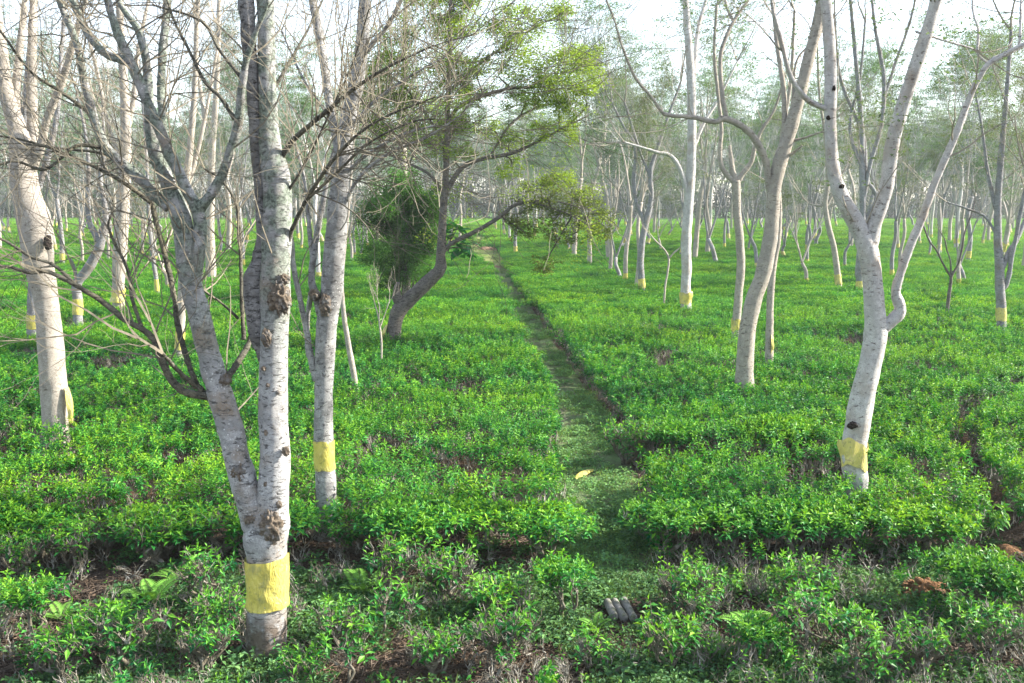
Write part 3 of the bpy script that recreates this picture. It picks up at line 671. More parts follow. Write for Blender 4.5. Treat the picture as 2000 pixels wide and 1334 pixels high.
# ------------------------------------------------------------------ trees traced from the photograph
def traced(name, label, cat, base, paths, bk='white', zb=.6, band=None, band_mat=None, flap=None, twig=None, seed=1, sides=20, leaf=None, group=None, ends=True):
    """paths: (drift, [(px, py, width px)...], twigginess); the first is the trunk. Depth runs from the parent's own depth by DRIFT metres"""
    rng = np.random.default_rng(seed)
    B = atZ(base[0], base[1], zb); Y0 = B[1]; root_loc = np.array([B[0], Y0, 0.])
    mb = MB(); done = []; acc = []; tips = []; limbs = []; trunk3 = None
    for pi, pt in enumerate(paths):
        drift, pts, tw = pt[0], pt[1], (pt[2] if len(pt) > 2 else 1.)
        px = np.array(pts, float)
        if pi == 0: ys = Y0
        else:
            allp = np.concatenate([q for q, _ in done]); ally = np.concatenate([y for _, y in done])
            ys = ally[np.argmin(np.hypot(allp[:, 0] - px[0, 0], allp[:, 1] - px[0, 1]))]
        s = np.concatenate([[0], np.cumsum(np.hypot(*np.diff(px[:, :2], axis=0).T))]); s /= s[-1]
        Ys = ys + drift * s ** 1.3
        P, Rr = [], []
        for (x, y, w), Yd in zip(px, Ys):
            q, tt = atY(x, y, Yd); P.append(q); Rr.append(w * .5 * tt / F)
        if pi == 0:
            z0 = P[0][2]
            if z0 > -.05: P.insert(0, np.array([P[0][0] - (P[1][0] - P[0][0]) * .0, P[0][1], -.08])); Rr.insert(0, Rr[0] * 1.3)
            trunk3 = (np.array(P), np.array(Rr))
        step = max(.02, np.mean(Rr) * .5)
        Pc, Rc = catmull(P, Rr, step)
        kk = int(np.clip(np.mean(Rr) * 190, 5, sides))
        own = None
        if len(pt) > 3: own = (MB(), pt[3])
        tube(own[0] if own else mb, Pc - root_loc, Rc, kk, 0, .07 if pi == 0 else (.12 if np.mean(Rr) > .03 else .2), seed + pi)
        if own: limbs.append(own)
        # pixel trace of the resampled path, for children
        yi = np.linspace(0, 1, 60); done.append((np.stack([np.interp(yi, s, px[:, 0]), np.interp(yi, s, px[:, 1])], 1), np.interp(yi, s, Ys)))
        if twig and tw > 0 and pi >= twig.get('from', 0):
            rate, Lm, lv = twig['rate'], twig['L'], twig['lev']
            T = norm(np.gradient(Pc, axis=0)); ln = np.concatenate([[0], np.cumsum(np.linalg.norm(np.diff(Pc, axis=0), axis=1))])
            cnt = rng.poisson(rate * tw * ln[-1])
            for _ in range(cnt):
                sarc = ln[-1] * rng.uniform(twig.get('start', .25), 1); i = min(len(Pc) - 1, np.searchsorted(ln, sarc))
                if Pc[i][2] < twig.get('zmin', 1.9): continue
                ax = norm(np.cross(T[i], rng.normal(0, 1, 3))); a = rng.uniform(.6, 1.2); dd = T[i] * math.cos(a) + ax * math.sin(a)
                grow(rng, acc, Pc[i] - root_loc, dd, Lm * rng.uniform(.6, 1.3), min(Rc[i] * .5, twig.get('r', .011)), 0, lv, twig.get('up', .25), .7, twig.get('nch', (2, 4)), .25, 6, tips)
            if ends:
                for q in range(2):
                    ax = norm(np.cross(T[-1], rng.normal(0, 1, 3))); a = .35 + .3 * q; dd = T[-1] * math.cos(a) + ax * math.sin(a)
                    grow(rng, acc, Pc[-1] - root_loc, dd, Lm * 1.4, Rc[-1] * .8, 0, lv + 1, twig.get('up', .25), .6, (2, 4), .22, 6, tips)
    root = thing(name, root_loc, label, cat, group)
    mb.build('trunk', [BARK[bk]], root)
    for lm_, lb_ in limbs: lm_.build('limb', [BARK[lb_]], root)
    if acc or leaf:
        cb = MB()
        if acc: flush_twigs(cb, acc, 3, 0)
        if leaf:
            for (p, d, lv) in tips:
                if rng.random() < leaf['p']: feather(rng, cb, p, leaf.get('R', .35), leaf.get('n', 22), leaf.get('L', .05), leaf['col'], 1, leaf.get('flat', .3))
            for (bx, by, br, dy, dens) in leaf.get('blobs', ()):
                q, tt = atY(bx, by, Y0 + dy); rr = br * tt / F
                qq = q - root_loc
                # a limb of its own carries the clump, then small sprays fill it
                allP = np.concatenate([a for a, b in acc]) if acc else None
                src = mb.v and np.concatenate(mb.v)
                near = src[np.argmin(np.sum((src - qq + np.array([0, 0, .4])) ** 2, 1))]
                mid = (near + qq) / 2 + rng.normal(0, .12, 3)
                c3, r3 = catmull([near, mid, qq], [.022, .016, .008], .1); tube(cb, c3, r3, 4, 0, .1, 3)
                for w in range(int(10 * rr / .7) + 5):
                    grow(rng, (a2 := []), c3[rng.integers(len(c3) // 3, len(c3))], rng.normal(0, 1, 3) * (1, 1, .6), rr * .8, .006, 0, 1, .1, .7, (2, 3), .25, 5); flush_twigs(cb, a2, 3, 0)
                subs = [(norm(rng.normal(0, 1, 3)) * rng.random() ** .35 * rr * (1.15, 1.15, .8), rng.uniform(.3, .65) * (1.6 if by > 350 else 1)) for _ in range(16)]
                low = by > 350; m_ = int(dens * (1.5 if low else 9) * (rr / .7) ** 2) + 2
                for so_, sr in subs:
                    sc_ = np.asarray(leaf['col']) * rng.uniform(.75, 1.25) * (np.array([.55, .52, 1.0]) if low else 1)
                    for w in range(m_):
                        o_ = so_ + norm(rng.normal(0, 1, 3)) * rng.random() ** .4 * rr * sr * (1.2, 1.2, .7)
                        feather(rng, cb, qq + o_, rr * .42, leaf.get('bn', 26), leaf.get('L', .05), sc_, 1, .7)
        cb.build('crown', [twig.get('mat', M_TWIG) if twig else M_TWIG, leaf['mat'] if leaf else M_FEATHER], root, smooth=False)
    if band:
        Pt, Rt = catmull(trunk3[0], trunk3[1], .03)
        zt, zl = atY(base[0], band[0], Y0)[0][2], atY(base[0], band[1], Y0)[0][2]
        k = (Pt[:, 2] > zl - .02) & (Pt[:, 2] < zt + .02)
        if k.sum() >= 3:
            band_mesh(rng, Pt[k] - root_loc, Rt[k], torn=len(band) > 2).build('plastic_band', [band_mat or M_BAND], root)
    if flap:
        for (x0, y0, x1, y1, dx, dep, wid) in flap:
            a_, _ = atY(x0, y0, Y0 - .08); b_, _ = atY(x1, y1, Y0 - .08)
            flap_mesh(rng, a_ - root_loc, b_ - root_loc, (dx, -.5, 0), dep, wid).build('plastic_flap', [M_BANDPALE], root)
    return root, root_loc

def blob(root, root_loc, px, py, Y, wpx, hpx, dpx, mat, name, seed, amp=.35, freq=9.):
    """a lumpy growth, or dark lump standing for a hollow, on a trunk, half sunk in the bark"""
    c, tt = atY(px, py, Y); sx, sz, sy = wpx * .5 * tt / F, hpx * .5 * tt / F, dpx * .5 * tt / F
    nu, nv = 54, 40; u = np.linspace(0, 2 * np.pi, nu, endpoint=False)[None]; v = np.linspace(.02, np.pi - .02, nv)[:, None]
    X = np.stack([np.cos(u) * np.sin(v), np.sin(u) * np.sin(v), np.cos(v) * np.ones_like(u)], -1)
    k = 1 + amp * (fbm(X[..., 0] * freq * .3 + 5 + X[..., 2] * 2, X[..., 1] * freq * .3 + X[..., 2] * freq * .25, seed) - .5) * 2 + amp * .5 * (vn(X[..., 0] * freq * .5, X[..., 2] * freq * .5 + X[..., 1] * 5, seed + 3) - .5) + amp * .35 * (vn(X[..., 0] * freq * 1.1, X[..., 2] * freq * .9 + X[..., 1] * 9, seed + 4) - .5)
    V = X * k[..., None] * (sx, sy, sz) + (c - root_loc)
    mb = MB(); i = np.arange(nv - 1)[:, None] * nu; j = np.arange(nu)[None]; j2 = (j + 1) % nu
    mb.add(V.reshape(-1, 3), np.stack([i + j, i + nu + j, i + nu + j2, i + j2], -1).reshape(-1, 4))
    return mb.build(name, [mat], root)
#%%TREES
# ------------------------------------------------------------------ the near trees, each its own shape
TW_A = dict(rate=6.5, L=.9, lev=2, r=.009, up=.12, start=.2, zmin=1.5, mat=M_TWIG, nch=(2, 4))
A, LA = traced('shade_tree', 'thick grey twin-stemmed foreground tree with a wide yellow plastic wrap low on its trunk', 'tree', (521, 1275), [
    (0, [(519, 1290, 82), (521, 1230, 78), (522, 1180, 77), (523, 1130, 76), (522, 1085, 78), (520, 1052, 86), (526, 1020, 78), (532, 985, 62), (537, 900, 58), (533, 800, 56), (534, 700, 56), (535, 640, 57), (538, 585, 62), (537, 540, 59), (539, 480, 58), (542, 400, 56), (538, 340, 54), (527, 290, 46), (523, 220, 37), (521, 130, 35), (519, 0, 33), (516, -160, 30)], .12),
    (.0, [(516, 1056, 62), (500, 1015, 58), (484, 965, 52), (463, 895, 50), (440, 800, 48), (422, 745, 48), (408, 690, 44), (390, 620, 42), (374, 560, 42), (364, 505, 43), (358, 440, 42), (342, 392, 34), (322, 345, 28), (301, 295, 25), (294, 240, 22), (290, 190, 20), (286, 120, 16), (270, 60, 14), (245, 25, 11), (224, -10, 9)], .5),
    (-.04, [(526, 735, 16), (518, 695, 30), (505, 650, 40), (499, 590, 42), (496, 545, 40), (505, 510, 28), (511, 460, 20), (509, 400, 20), (505, 330, 24), (497, 230, 24), (489, 120, 28), (482, 20, 30), (474, -120, 30)], .15, 'dark_grey'),
    (-.25, [(376, 548, 34), (384, 510, 30), (391, 460, 26), (389, 420, 25), (366, 372, 23), (341, 320, 22), (310, 250, 22), (284, 190, 20), (258, 128, 20), (230, 65, 17), (210, 0, 14), (200, -60, 12)], .8),
    (-.5, [(389, 410, 22), (413, 378, 20), (434, 340, 20), (451, 290, 19), (465, 245, 20), (472, 175, 18), (480, 122, 15), (490, 92, 13), (504, 52, 10), (521, 10, 8), (530, -50, 6)], .8),
    (.5, [(330, 405, 22), (305, 385, 22), (273, 350, 21), (228, 310, 20), (205, 285, 19), (183, 227, 18), (165, 157, 17), (150, 87, 15), (122, 17, 13), (108, -25, 11)], 1.),
    (.6, [(256, 125, 17), (238, 116, 18), (206, 105, 17), (175, 70, 16), (154, 28, 15), (134, -10, 13)], .8),
    (.9, [(338, 395, 16), (326, 320, 15), (318, 235, 15), (315, 180, 17), (318, 100, 17), (325, 30, 16), (328, -40, 15)], .5),
    (-.7, [(412, 775, 20), (385, 771, 18), (350, 760, 15), (322, 720, 15), (308, 678, 14), (287, 650, 13), (245, 625, 12), (196, 587, 11), (147, 557, 10), (95, 532, 9), (60, 533, 8), (21, 522, 7), (0, 520, 6), (-50, 512, 5)], .8, 'limb'),
    (-.3, [(150, 558, 8), (105, 518, 7), (62, 503, 6), (30, 482, 6), (0, 466, 5), (-40, 450, 4)], 1.2, 'limb'),
    (.3, [(277, 640, 8), (259, 587, 7), (249, 527, 7), (224, 475, 6), (212, 440, 5), (222, 400, 4), (205, 360, 3)], 1.4, 'limb'),
    (.5, [(395, 765, 14), (378, 738, 12), (350, 650, 12), (340, 580, 11), (325, 510, 11), (306, 440, 10), (290, 380, 8), (262, 330, 7), (200, 300, 6), (120, 290, 5), (40, 280, 4)], .9, 'limb'),
    (-.5, [(386, 757, 10), (352, 728, 9), (317, 690, 8)], .5, 'limb'),
    (.3, [(436, 745, 15), (450, 730, 14), (467, 704, 13), (482, 680, 12), (492, 655, 11)], .0, 'limb'),
    (.4, [(476, 664, 10), (473, 608, 9), (470, 510, 8), (467, 440, 8), (458, 390, 6), (430, 350, 5), (400, 330, 4)], 1., 'limb'),
    (.2, [(465, 622, 6), (430, 590, 5), (396, 567, 4), (370, 545, 4)], .6, 'limb'),
    (-.9, [(545, 315, 14), (574, 273, 11), (630, 224, 10), (700, 168, 8), (760, 130, 6), (840, 92, 4)], 1.9, 'limb'),
    (-1.3, [(558, 490, 10), (570, 450, 10), (598, 392, 9), (645, 320, 8), (700, 262, 6), (760, 225, 5), (850, 190, 3)], 1.9, 'limb'),
    (-1.1, [(596, 394, 6), (650, 345, 6), (720, 280, 5), (800, 240, 4), (850, 232, 3)], 1.9, 'limb'),
    (-.6, [(544, 400, 7), (590, 330, 6), (640, 230, 5), (690, 120, 4), (720, 20, 3)], 1.6, 'limb'),
    (.8, [(520, 200, 8), (560, 130, 7), (600, 60, 5), (640, -20, 4)], 1.4, 'limb'),
    (-.8, [(206, 290, 8), (150, 285, 7), (90, 330, 6), (30, 315, 5), (-30, 330, 4)], 1.3, 'limb'),
    (-.4, [(180, 225, 8), (120, 180, 7), (60, 140, 6), (0, 60, 5), (-30, 30, 4)], 1.3, 'limb'),
    (-.6, [(300, 400, 9), (230, 350, 8), (150, 310, 7), (70, 280, 5), (-20, 262, 4)], 1.3, 'limb'),
    (.3, [(458, 232, 10), (430, 190, 8), (400, 160, 8), (370, 100, 6), (340, 40, 5), (320, -20, 4)], 1.3, 'limb'),
    (.5, [(470, 150, 8), (430, 100, 6), (390, 40, 5), (300, 10, 4)], 1.2, 'limb'),
], 'lichen', 0, (1088, 1177), twig=TW_A, seed=3, sides=30)
for (x, y, w, h, d, dy) in ((546, 582, 44, 62, 40, -.13), (520, 660, 20, 34, 16, -.15), (529, 1030, 46, 60, 26, -.17), (466, 922, 28, 40, 26, -.10), (552, 545, 30, 22, 30, -.1), (489, 1015, 24, 18, 14, -.13), (440, 742, 24, 22, 20, -.09)):
    blob(A, LA, x, y, LA[1] + dy + .012, w * .9, h * .9, d * .8, M_BURL, 'burl', x, .55, 18)
for (x, y, w, h) in ((558, 882, 14, 18), (520, 945, 10, 14), (543, 766, 8, 9), (515, 720, 10, 10), (523, 752, 8, 8), (545, 985, 12, 14), (520, 845, 8, 12)):
    blob(A, LA, x, y, LA[1] - .115, w, h, 8, M_BURL, 'knot', x, .4)

TW_B = dict(rate=3.2, L=.8, lev=2, r=.010, up=.2, start=.25, zmin=2.2, mat=M_TWIG, nch=(2, 3))
B_, LB = traced('shade_tree', 'mottled grey tree with a yellow wrap standing in tea just behind the twin-stemmed foreground tree', 'tree', (636, 955), [
    (0, [(637, 957, 40), (634, 905, 38), (632, 850, 37), (632, 780, 36), (635, 700, 39), (640, 620, 41), (648, 560, 43), (655, 470, 41), (664, 350, 37), (672, 280, 34), (688, 200, 32), (705, 110, 26), (712, 0, 24), (716, -90, 20)], .2),
    (-.3, [(622, 742, 22), (606, 695, 15), (598, 640, 12), (585, 580, 11), (573, 520, 11), (568, 470, 12), (556, 400, 9), (545, 330, 7)], .5),
    (.3, [(630, 618, 20), (617, 580, 17), (608, 545, 14), (613, 500, 13), (622, 440, 12), (634, 380, 10), (642, 330, 8), (660, 270, 6)], .7),
    (.4, [(612, 565, 14), (603, 600, 10), (601, 650, 9), (606, 700, 8)], 0),
    (.3, [(612, 520, 12), (605, 460, 10), (600, 400, 8), (590, 330, 6), (570, 260, 5)], .8),
    (.5, [(668, 320, 16), (648, 230, 17), (634, 130, 17), (622, 60, 17), (611, 0, 16), (604, -50, 14)], .3),
    (-.5, [(700, 140, 14), (708, 112, 12), (728, 85, 10), (757, 50, 9), (783, 0, 9), (800, -50, 7)], .8),
    (-.8, [(658, 430, 9), (700, 350, 8), (760, 300, 7), (830, 270, 5), (900, 225, 3)], 2.0),
    (-.6, [(664, 350, 8), (720, 300, 7), (790, 262, 6), (850, 245, 4)], 2.0),
    (-.7, [(675, 260, 9), (730, 200, 7), (800, 150, 5), (870, 110, 4)], 2.0),
    (.4, [(672, 270, 8), (630, 210, 6), (590, 150, 5), (550, 60, 4)], 1.2),
], 'white', .6, (861, 917), twig=TW_B, seed=5, sides=26)
blob(B_, LB, 636, 596, LB[1] - .13, 24, 40, 16, M_BURL, 'burl', 5, .5, 14)
blob(B_, LB, 614, 575, LB[1] - .10, 20, 22, 22, M_BURL, 'burl', 9, .5, 14)

TW_C = dict(rate=2.2, L=1.0, lev=2, r=.012, up=.3, start=.3, zmin=3, mat=M_TWIG_PALE, nch=(2, 4))
C_, LC = traced('shade_tree', 'stout pale smooth tree at the left edge with torn yellow plastic hanging off its foot', 'tree', (107, 828), [
    (0, [(108, 832, 50), (106, 770, 50), (100, 700, 48), (95, 640, 47), (89, 580, 46), (80, 530, 52), (71, 470, 62), (66, 430, 62), (55, 390, 54), (45, 340, 48), (42, 290, 46), (30, 240, 34), (12, 180, 28), (4, 120, 24), (-6, 40, 22), (-14, -40, 20)], .2),
    (.4, [(42, 305, 26), (33, 240, 20), (32, 170, 17), (38, 105, 15), (44, 50, 13), (52, -20, 11)], .6),
    (.6, [(58, 340, 26), (64, 270, 22), (62, 180, 19), (63, 87, 17), (66, 0, 15), (68, -50, 12)], .6),
    (-.5, [(50, 350, 20), (76, 300, 17), (92, 235, 15), (122, 157, 14), (150, 60, 12), (170, -10, 9)], .9),
    (-.1, [(88, 530, 24), (95, 500, 20), (92, 468, 17), (88, 452, 11)], 0),
], 'cream', .6, None, flap=[(130, 758, 138, 826, 1, .075, .07)], twig=TW_C, seed=7, sides=28)
blob(C_, LC, 93, 474, LC[1] - .19, 16, 26, 12, M_HOLE, 'knot_hole', 3, .4)
TW_S = dict(rate=2.4, L=.9, lev=2, r=.012, up=.3, start=.4, zmin=2.6, mat=M_TWIG_PALE, nch=(2, 3))
GL = dict(col=(.11, .18, .08), p=.55, R=.26, n=14, L=.05, mat=M_FEATHER, flat=.25)
OL = dict(col=(.13, .18, .08), p=.45, R=.26, n=14, L=.048, mat=M_FEATHER, flat=.25)
traced('shade_tree', 'yellow-wrapped grey trunk tucked close behind the stout pale tree at the left edge', 'tree', (65, 656), [
    (0, [(65, 658, 23), (64, 620, 22), (66, 560, 21), (70, 480, 20), (60, 380, 18), (48, 280, 16), (52, 180, 14), (62, 60, 12), (66, -60, 10)], .5),
    (.6, [(62, 400, 14), (90, 320, 12), (112, 220, 10), (120, 100, 8), (130, -20, 6)], 1)], 'grey', .6, (614, 641), twig=TW_S, seed=11)
traced('shade_tree', 'straight creamy trunk with a loose yellow wrap, left of the twin-stemmed foreground tree', 'tree', (232, 600), [
    (0, [(232, 602, 24), (231, 560, 23), (234, 500, 26), (238, 440, 25), (243, 350, 24), (246, 250, 20), (241, 150, 17), (235, 50, 14), (233, -40, 12)], .4),
    (.7, [(245, 270, 12), (262, 190, 10), (270, 100, 8), (290, 0, 6)], 1), (-.7, [(242, 330, 10), (210, 240, 8), (190, 140, 7), (160, 30, 5)], 1)], 'cream', .6, (566, 589, 1), twig=TW_S, seed=13)
traced('shade_tree', 'dark crooked tree with a bright yellow wrap that bends right then forks', 'tree', (152, 624), [
    (0, [(152, 626, 19), (152, 590, 18), (150, 556, 18), (162, 538, 18), (180, 512, 19), (193, 485, 18), (200, 460, 16), (206, 430, 12), (204, 395, 9), (196, 350, 8), (205, 290, 6), (200, 220, 5)], .8),
    (.3, [(193, 470, 14), (182, 450, 12), (174, 430, 10), (172, 380, 9), (173, 320, 8), (165, 250, 6), (150, 180, 5)], .8),
    (-.2, [(150, 545, 8), (147, 530, 6), (143, 515, 4), (138, 505, 3)], 0)], 'grey', .6, (584, 613), twig=TW_S, seed=17)
traced('shade_tree', 'slim dark leaning trunk with a small yellow wrap beside the dead branches on the left', 'tree', (307, 572), [
    (0, [(307, 574, 9), (305, 545, 8), (301, 520, 8), (295, 470, 8), (290, 400, 7), (287, 320, 6), (280, 220, 5), (270, 100, 4)], .8)], 'grey', .6, (546, 568), twig=TW_S, seed=19)
traced('shade_tree', 'yellow-wrapped trunk half hidden behind the left stem of the foreground twin tree', 'tree', (350, 694), [
    (0, [(350, 696, 18), (352, 650, 17), (355, 580, 16), (358, 480, 16), (362, 380, 15), (372, 280, 13), (380, 180, 11), (384, 60, 9), (390, -40, 7)], .6),
    (.6, [(362, 380, 10), (390, 280, 8), (410, 180, 6), (430, 60, 5)], 1)], 'cream', .6, (648, 682), twig=TW_S, seed=23)
traced('shade_tree', 'straight creamy trunk without plastic seen between the two stems of the foreground tree', 'tree', (412, 539), [
    (0, [(412, 541, 22), (411, 500, 18), (410, 440, 17), (412, 380, 15), (414, 300, 13), (420, 220, 12), (425, 120, 10), (428, 0, 8)], .5),
    (.5, [(413, 310, 9), (398, 220, 8), (385, 120, 6), (380, 10, 5)], 1)], 'cream', .6, None, twig=TW_S, seed=29)
traced('sapling', 'thin pale bare pole of a young tree leaning beside the mottled grey trunk', 'sapling', (694, 757), [
    (0, [(695, 760, 12), (688, 715, 12), (680, 670, 11), (671, 610, 10), (667, 550, 9), (672, 490, 8), (678, 430, 7), (684, 360, 6), (690, 280, 5)], .6)], 'cream', .6, None, twig=dict(TW_S, L=.6), seed=31)

# the dark leaning tree by the path, with its olive crown
OLV = dict(col=(.22, .33, .05), p=.6, R=.35, n=22, L=.062, mat=M_OLIVE, flat=.6, bn=24, blobs=[
    (1105, 150, 52, .3, 1.0), (1075, 180, 44, -.4, 1.1), (1140, 110, 34, .5, .7), (1110, 215, 34, -.2, .5), (1060, 110, 44, .8, .5), (990, 120, 40, .5, .6), (935, 130, 36, 0, .5), (905, 40, 42, .3, .9),
    (860, 70, 46, .8, .9), (890, 120, 36, -.6, .6), (960, 40, 40, 1., .5), (1060, 40, 36, .4, .5), (1100, 22, 26, 1.2, .5), (840, 150, 42, .6, .7), (880, 190, 34, -.5, .6), (800, 200, 46, 1.2, .8), (760, 190, 40, .6, .7),
    (790, 130, 46, 1.4, .7), (740, 150, 44, .5, .7), (830, 20, 44, 1, .6), (900, 240, 32, .2, .5), (860, 250, 34, .5, .5), (1000, 60, 34, -.6, .35), (1020, 190, 30, .4, .35), (1000, 270, 30, .3, .3), (1060, 250, 28, .2, .35),
    (1120, 260, 26, .5, .35), (950, 250, 26, .9, .3), (1000, 330, 26, .4, .25), (930, 180, 30, 1, .4), (900, 300, 24, .2, .35), (840, 280, 30, -.4, .4), (1135, 180, 26, -.6, .4), (790, 60, 40, -.4, .5), (1010, 20, 34, .8, .4),
    (1035, 395, 30, 0, .6), (1075, 395, 32, -.3, .6), (1055, 360, 28, .5, .4), (1105, 415, 30, -.2, .5), (1140, 430, 26, .2, .4), (1075, 440, 26, .1, .45), (1030, 455, 24, -.1, .45), (1105, 462, 26, .2, .3), (1150, 400, 24, 0, .3), (1060, 520, 22, .2, .25), (1120, 380, 30, .3, .5), (1010, 430, 26, 0, .5), (1085, 350, 30, .5, .4), (1180, 420, 26, .2, .3), (730, 90, 40, .6, .6), (700, 190, 34, .9, .5), (760, 250, 34, .9, .6), (810, 250, 30, .4, .5), (720, 235, 30, 1.2, .5), (870, 0, 40, .6, .7), (930, -20, 40, .2, .7), (1000, 90, 36, .2, .5), (1040, 160, 36, .6, .5), (900, 160, 30, 1., .5), (1170, 455, 22, .1, .25)])
TW_I = dict(rate=2.0, L=.55, lev=2, r=.010, up=.1, start=.3, zmin=2.2, mat=M_TWIG_DARK, nch=(2, 3))
I_, LI = traced('evergreen_tree', 'dark leaning tree beside the path with an olive green crown and drooping long branch', 'tree', (768, 662), [
    (0, [(768, 665, 30), (772, 630, 27), (780, 605, 30), (797, 587, 29), (820, 565, 28), (846, 541, 26), (860, 523, 23), (861, 495, 18), (864, 440, 16), (867, 390, 15), (871, 340, 12), (873, 280, 11), (875, 200, 10), (878, 100, 9), (880, 0, 7), (882, -60, 5)], .6),
    (-.2, [(785, 600, 22), (776, 580, 20), (774, 565, 13), (778, 552, 8)], 0),
    (.2, [(856, 530, 18), (863, 523, 20), (867, 517, 10)], 0),
    (.7, [(867, 385, 12), (880, 360, 10), (903, 327, 10), (940, 311, 8), (1000, 299, 7), (1060, 272, 5), (1100, 250, 4), (1150, 225, 3)], .7),
    (-.5, [(861, 497, 11), (878, 478, 9), (900, 466, 9), (940, 446, 8), (978, 422, 8), (1003, 402, 7), (1030, 394, 5), (1070, 404, 4), (1110, 418, 3), (1150, 440, 2)], .8),
    (-.4, [(1010, 400, 5), (1050, 392, 4), (1100, 396, 3), (1140, 408, 2)], .9),
    (.5, [(876, 240, 8), (892, 213, 7), (937, 189, 7), (1000, 172, 6), (1070, 168, 4), (1100, 140, 3)], .9),
    (1.0, [(876, 180, 7), (930, 130, 6), (1000, 80, 5), (1070, 40, 3)], .9),
    (.9, [(960, 300, 5), (1000, 240, 5), (1050, 210, 4), (1100, 200, 3)], .8),
    (.9, [(866, 378, 7), (840, 342, 6), (800, 320, 5), (755, 300, 4)], .6),
    (1.4, [(872, 290, 6), (830, 220, 6), (790, 170, 5), (750, 140, 3)], .8)], 'dark', .6, None, flap=[(756, 634, 751, 664, -1, .10, .06)], twig=TW_I, seed=37, sides=22, leaf=OLV, ends=False)
traced('shade_tree', 'cream peeling trunk showing behind the fork of the dark leaning tree', 'tree', (794, 577), [
    (0, [(794, 580, 17), (794, 540, 15), (793, 480, 14), (791, 400, 15), (786, 300, 17), (786, 220, 14), (790, 120, 11), (792, 0, 8)], .5), (.6, [(790, 250, 9), (765, 160, 7), (750, 60, 5)], 1)], 'cream', .6, None, twig=TW_S, seed=41, leaf=OL)

TW_R = dict(rate=1.7, L=1.2, lev=3, r=.013, up=.3, start=.35, zmin=3.2, mat=M_TWIG_PALE, nch=(2, 4))
traced('shade_tree', 'straight tall pale trunk with a ragged yellow wrap in the tea right of the path', 'tree', (1340, 603), [
    (0, [(1340, 606, 21), (1339, 560, 19), (1341, 520, 20), (1340, 470, 20), (1345, 400, 19), (1350, 320, 18), (1351, 220, 17), (1348, 130, 16), (1342, 50, 14), (1335, -50, 12)], .4),
    (.8, [(1352, 190, 10), (1358, 110, 9), (1365, 50, 8), (1382, -10, 6)], .8),
    (-.6, [(1345, 405, 9), (1342, 380, 9), (1333, 345, 9), (1322, 320, 9), (1308, 303, 8), (1285, 298, 7), (1260, 290, 5), (1220, 278, 4)], .8),
    (.6, [(1350, 300, 8), (1375, 240, 7), (1400, 200, 5), (1440, 120, 4)], 1.)], 'pale', .6, (571, 592, 1), twig=TW_R, seed=43, leaf=GL)
traced('shade_tree', 'slim pale trunk with a charred foot and yellow wrap left of the big leaning trunk', 'tree', (1437, 661), [
    (0, [(1437, 664, 17), (1439, 620, 16), (1443, 570, 16), (1447, 520, 17), (1445, 470, 16), (1440, 420, 16), (1438, 375, 17), (1438, 352, 17)], 0),
    (.3, [(1436, 356, 12), (1424, 346, 10), (1411, 328, 10), (1406, 300, 9), (1409, 250, 7), (1402, 180, 7), (1395, 100, 6), (1400, 10, 5)], .8),
    (-.3, [(1440, 356, 12), (1452, 338, 10), (1468, 315, 9), (1475, 285, 8), (1490, 250, 7), (1512, 215, 5), (1530, 160, 4)], .8),
    (.1, [(1436, 352, 12), (1431, 335, 10), (1428, 310, 9), (1425, 284, 6)], 0)], 'tan', .6, (626, 647, 1), twig=TW_R, seed=47, leaf=GL)
TW_M = dict(TW_R, rate=1.1, start=.45)
M_, LM = traced('shade_tree', 'big tan trunk leaning right with a branch arching left towards the path', 'tree', (1454, 752), [
    (0, [(1454, 756, 36), (1455, 700, 33), (1461, 640, 32), (1474, 580, 31), (1490, 535, 31), (1502, 480, 29), (1508, 420, 27), (1512, 370, 27), (1521, 325, 28), (1540, 265, 26), (1560, 195, 24), (1578, 120, 22), (1598, 40, 21), (1614, -50, 18)], .25),
    (-.9, [(1508, 385, 15), (1502, 365, 14), (1496, 318, 14), (1475, 273, 14), (1448, 246, 13), (1415, 232, 13), (1395, 238, 10), (1352, 229, 9), (1305, 225, 8), (1290, 215, 7), (1272, 189, 6), (1240, 150, 6), (1215, 90, 5), (1200, 40, 4), (1180, -10, 4)], .5),
    (.4, [(1420, 234, 9), (1411, 190, 9), (1407, 120, 8), (1415, 80, 8), (1435, 38, 7), (1462, 0, 6)], .6),
    (.3, [(1432, 42, 6), (1420, 15, 5), (1412, -20, 5)], .5),
    (.6, [(1527, 310, 13), (1532, 270, 11), (1531, 180, 10), (1518, 90, 8), (1512, 30, 7), (1508, -30, 6)], .7),
    (-.2, [(1532, 308, 8), (1545, 302, 6), (1558, 292, 5), (1567, 284, 3)], 0),
    (-.3, [(1550, 275, 6), (1575, 268, 5), (1604, 258, 3)], .5),
    (.3, [(1540, 270, 7), (1548, 200, 6), (1556, 120, 5), (1590, 80, 4)], .6)], 'tan', .6, None, flap=[(1460, 715, 1466, 752, 1, .05, .05)], twig=TW_M, seed=53, sides=26, leaf=GL)
traced('shade_tree', 'thin straight tan stem with a scrap of yellow plastic, right behind the big leaning trunk', 'tree', (1502, 703), [
    (0, [(1502, 706, 17), (1503, 650, 15), (1505, 580, 14), (1510, 520, 13), (1519, 470, 12), (1522, 410, 11), (1520, 340, 10), (1530, 250, 9), (1545, 150, 7), (1552, 20, 5)], .4)], 'tan', .6, None, flap=[(1506, 655, 1506, 690, 1, .05, .045)], twig=TW_R, seed=59)
TW_O = dict(TW_R, rate=1.8, start=.5, L=.9)
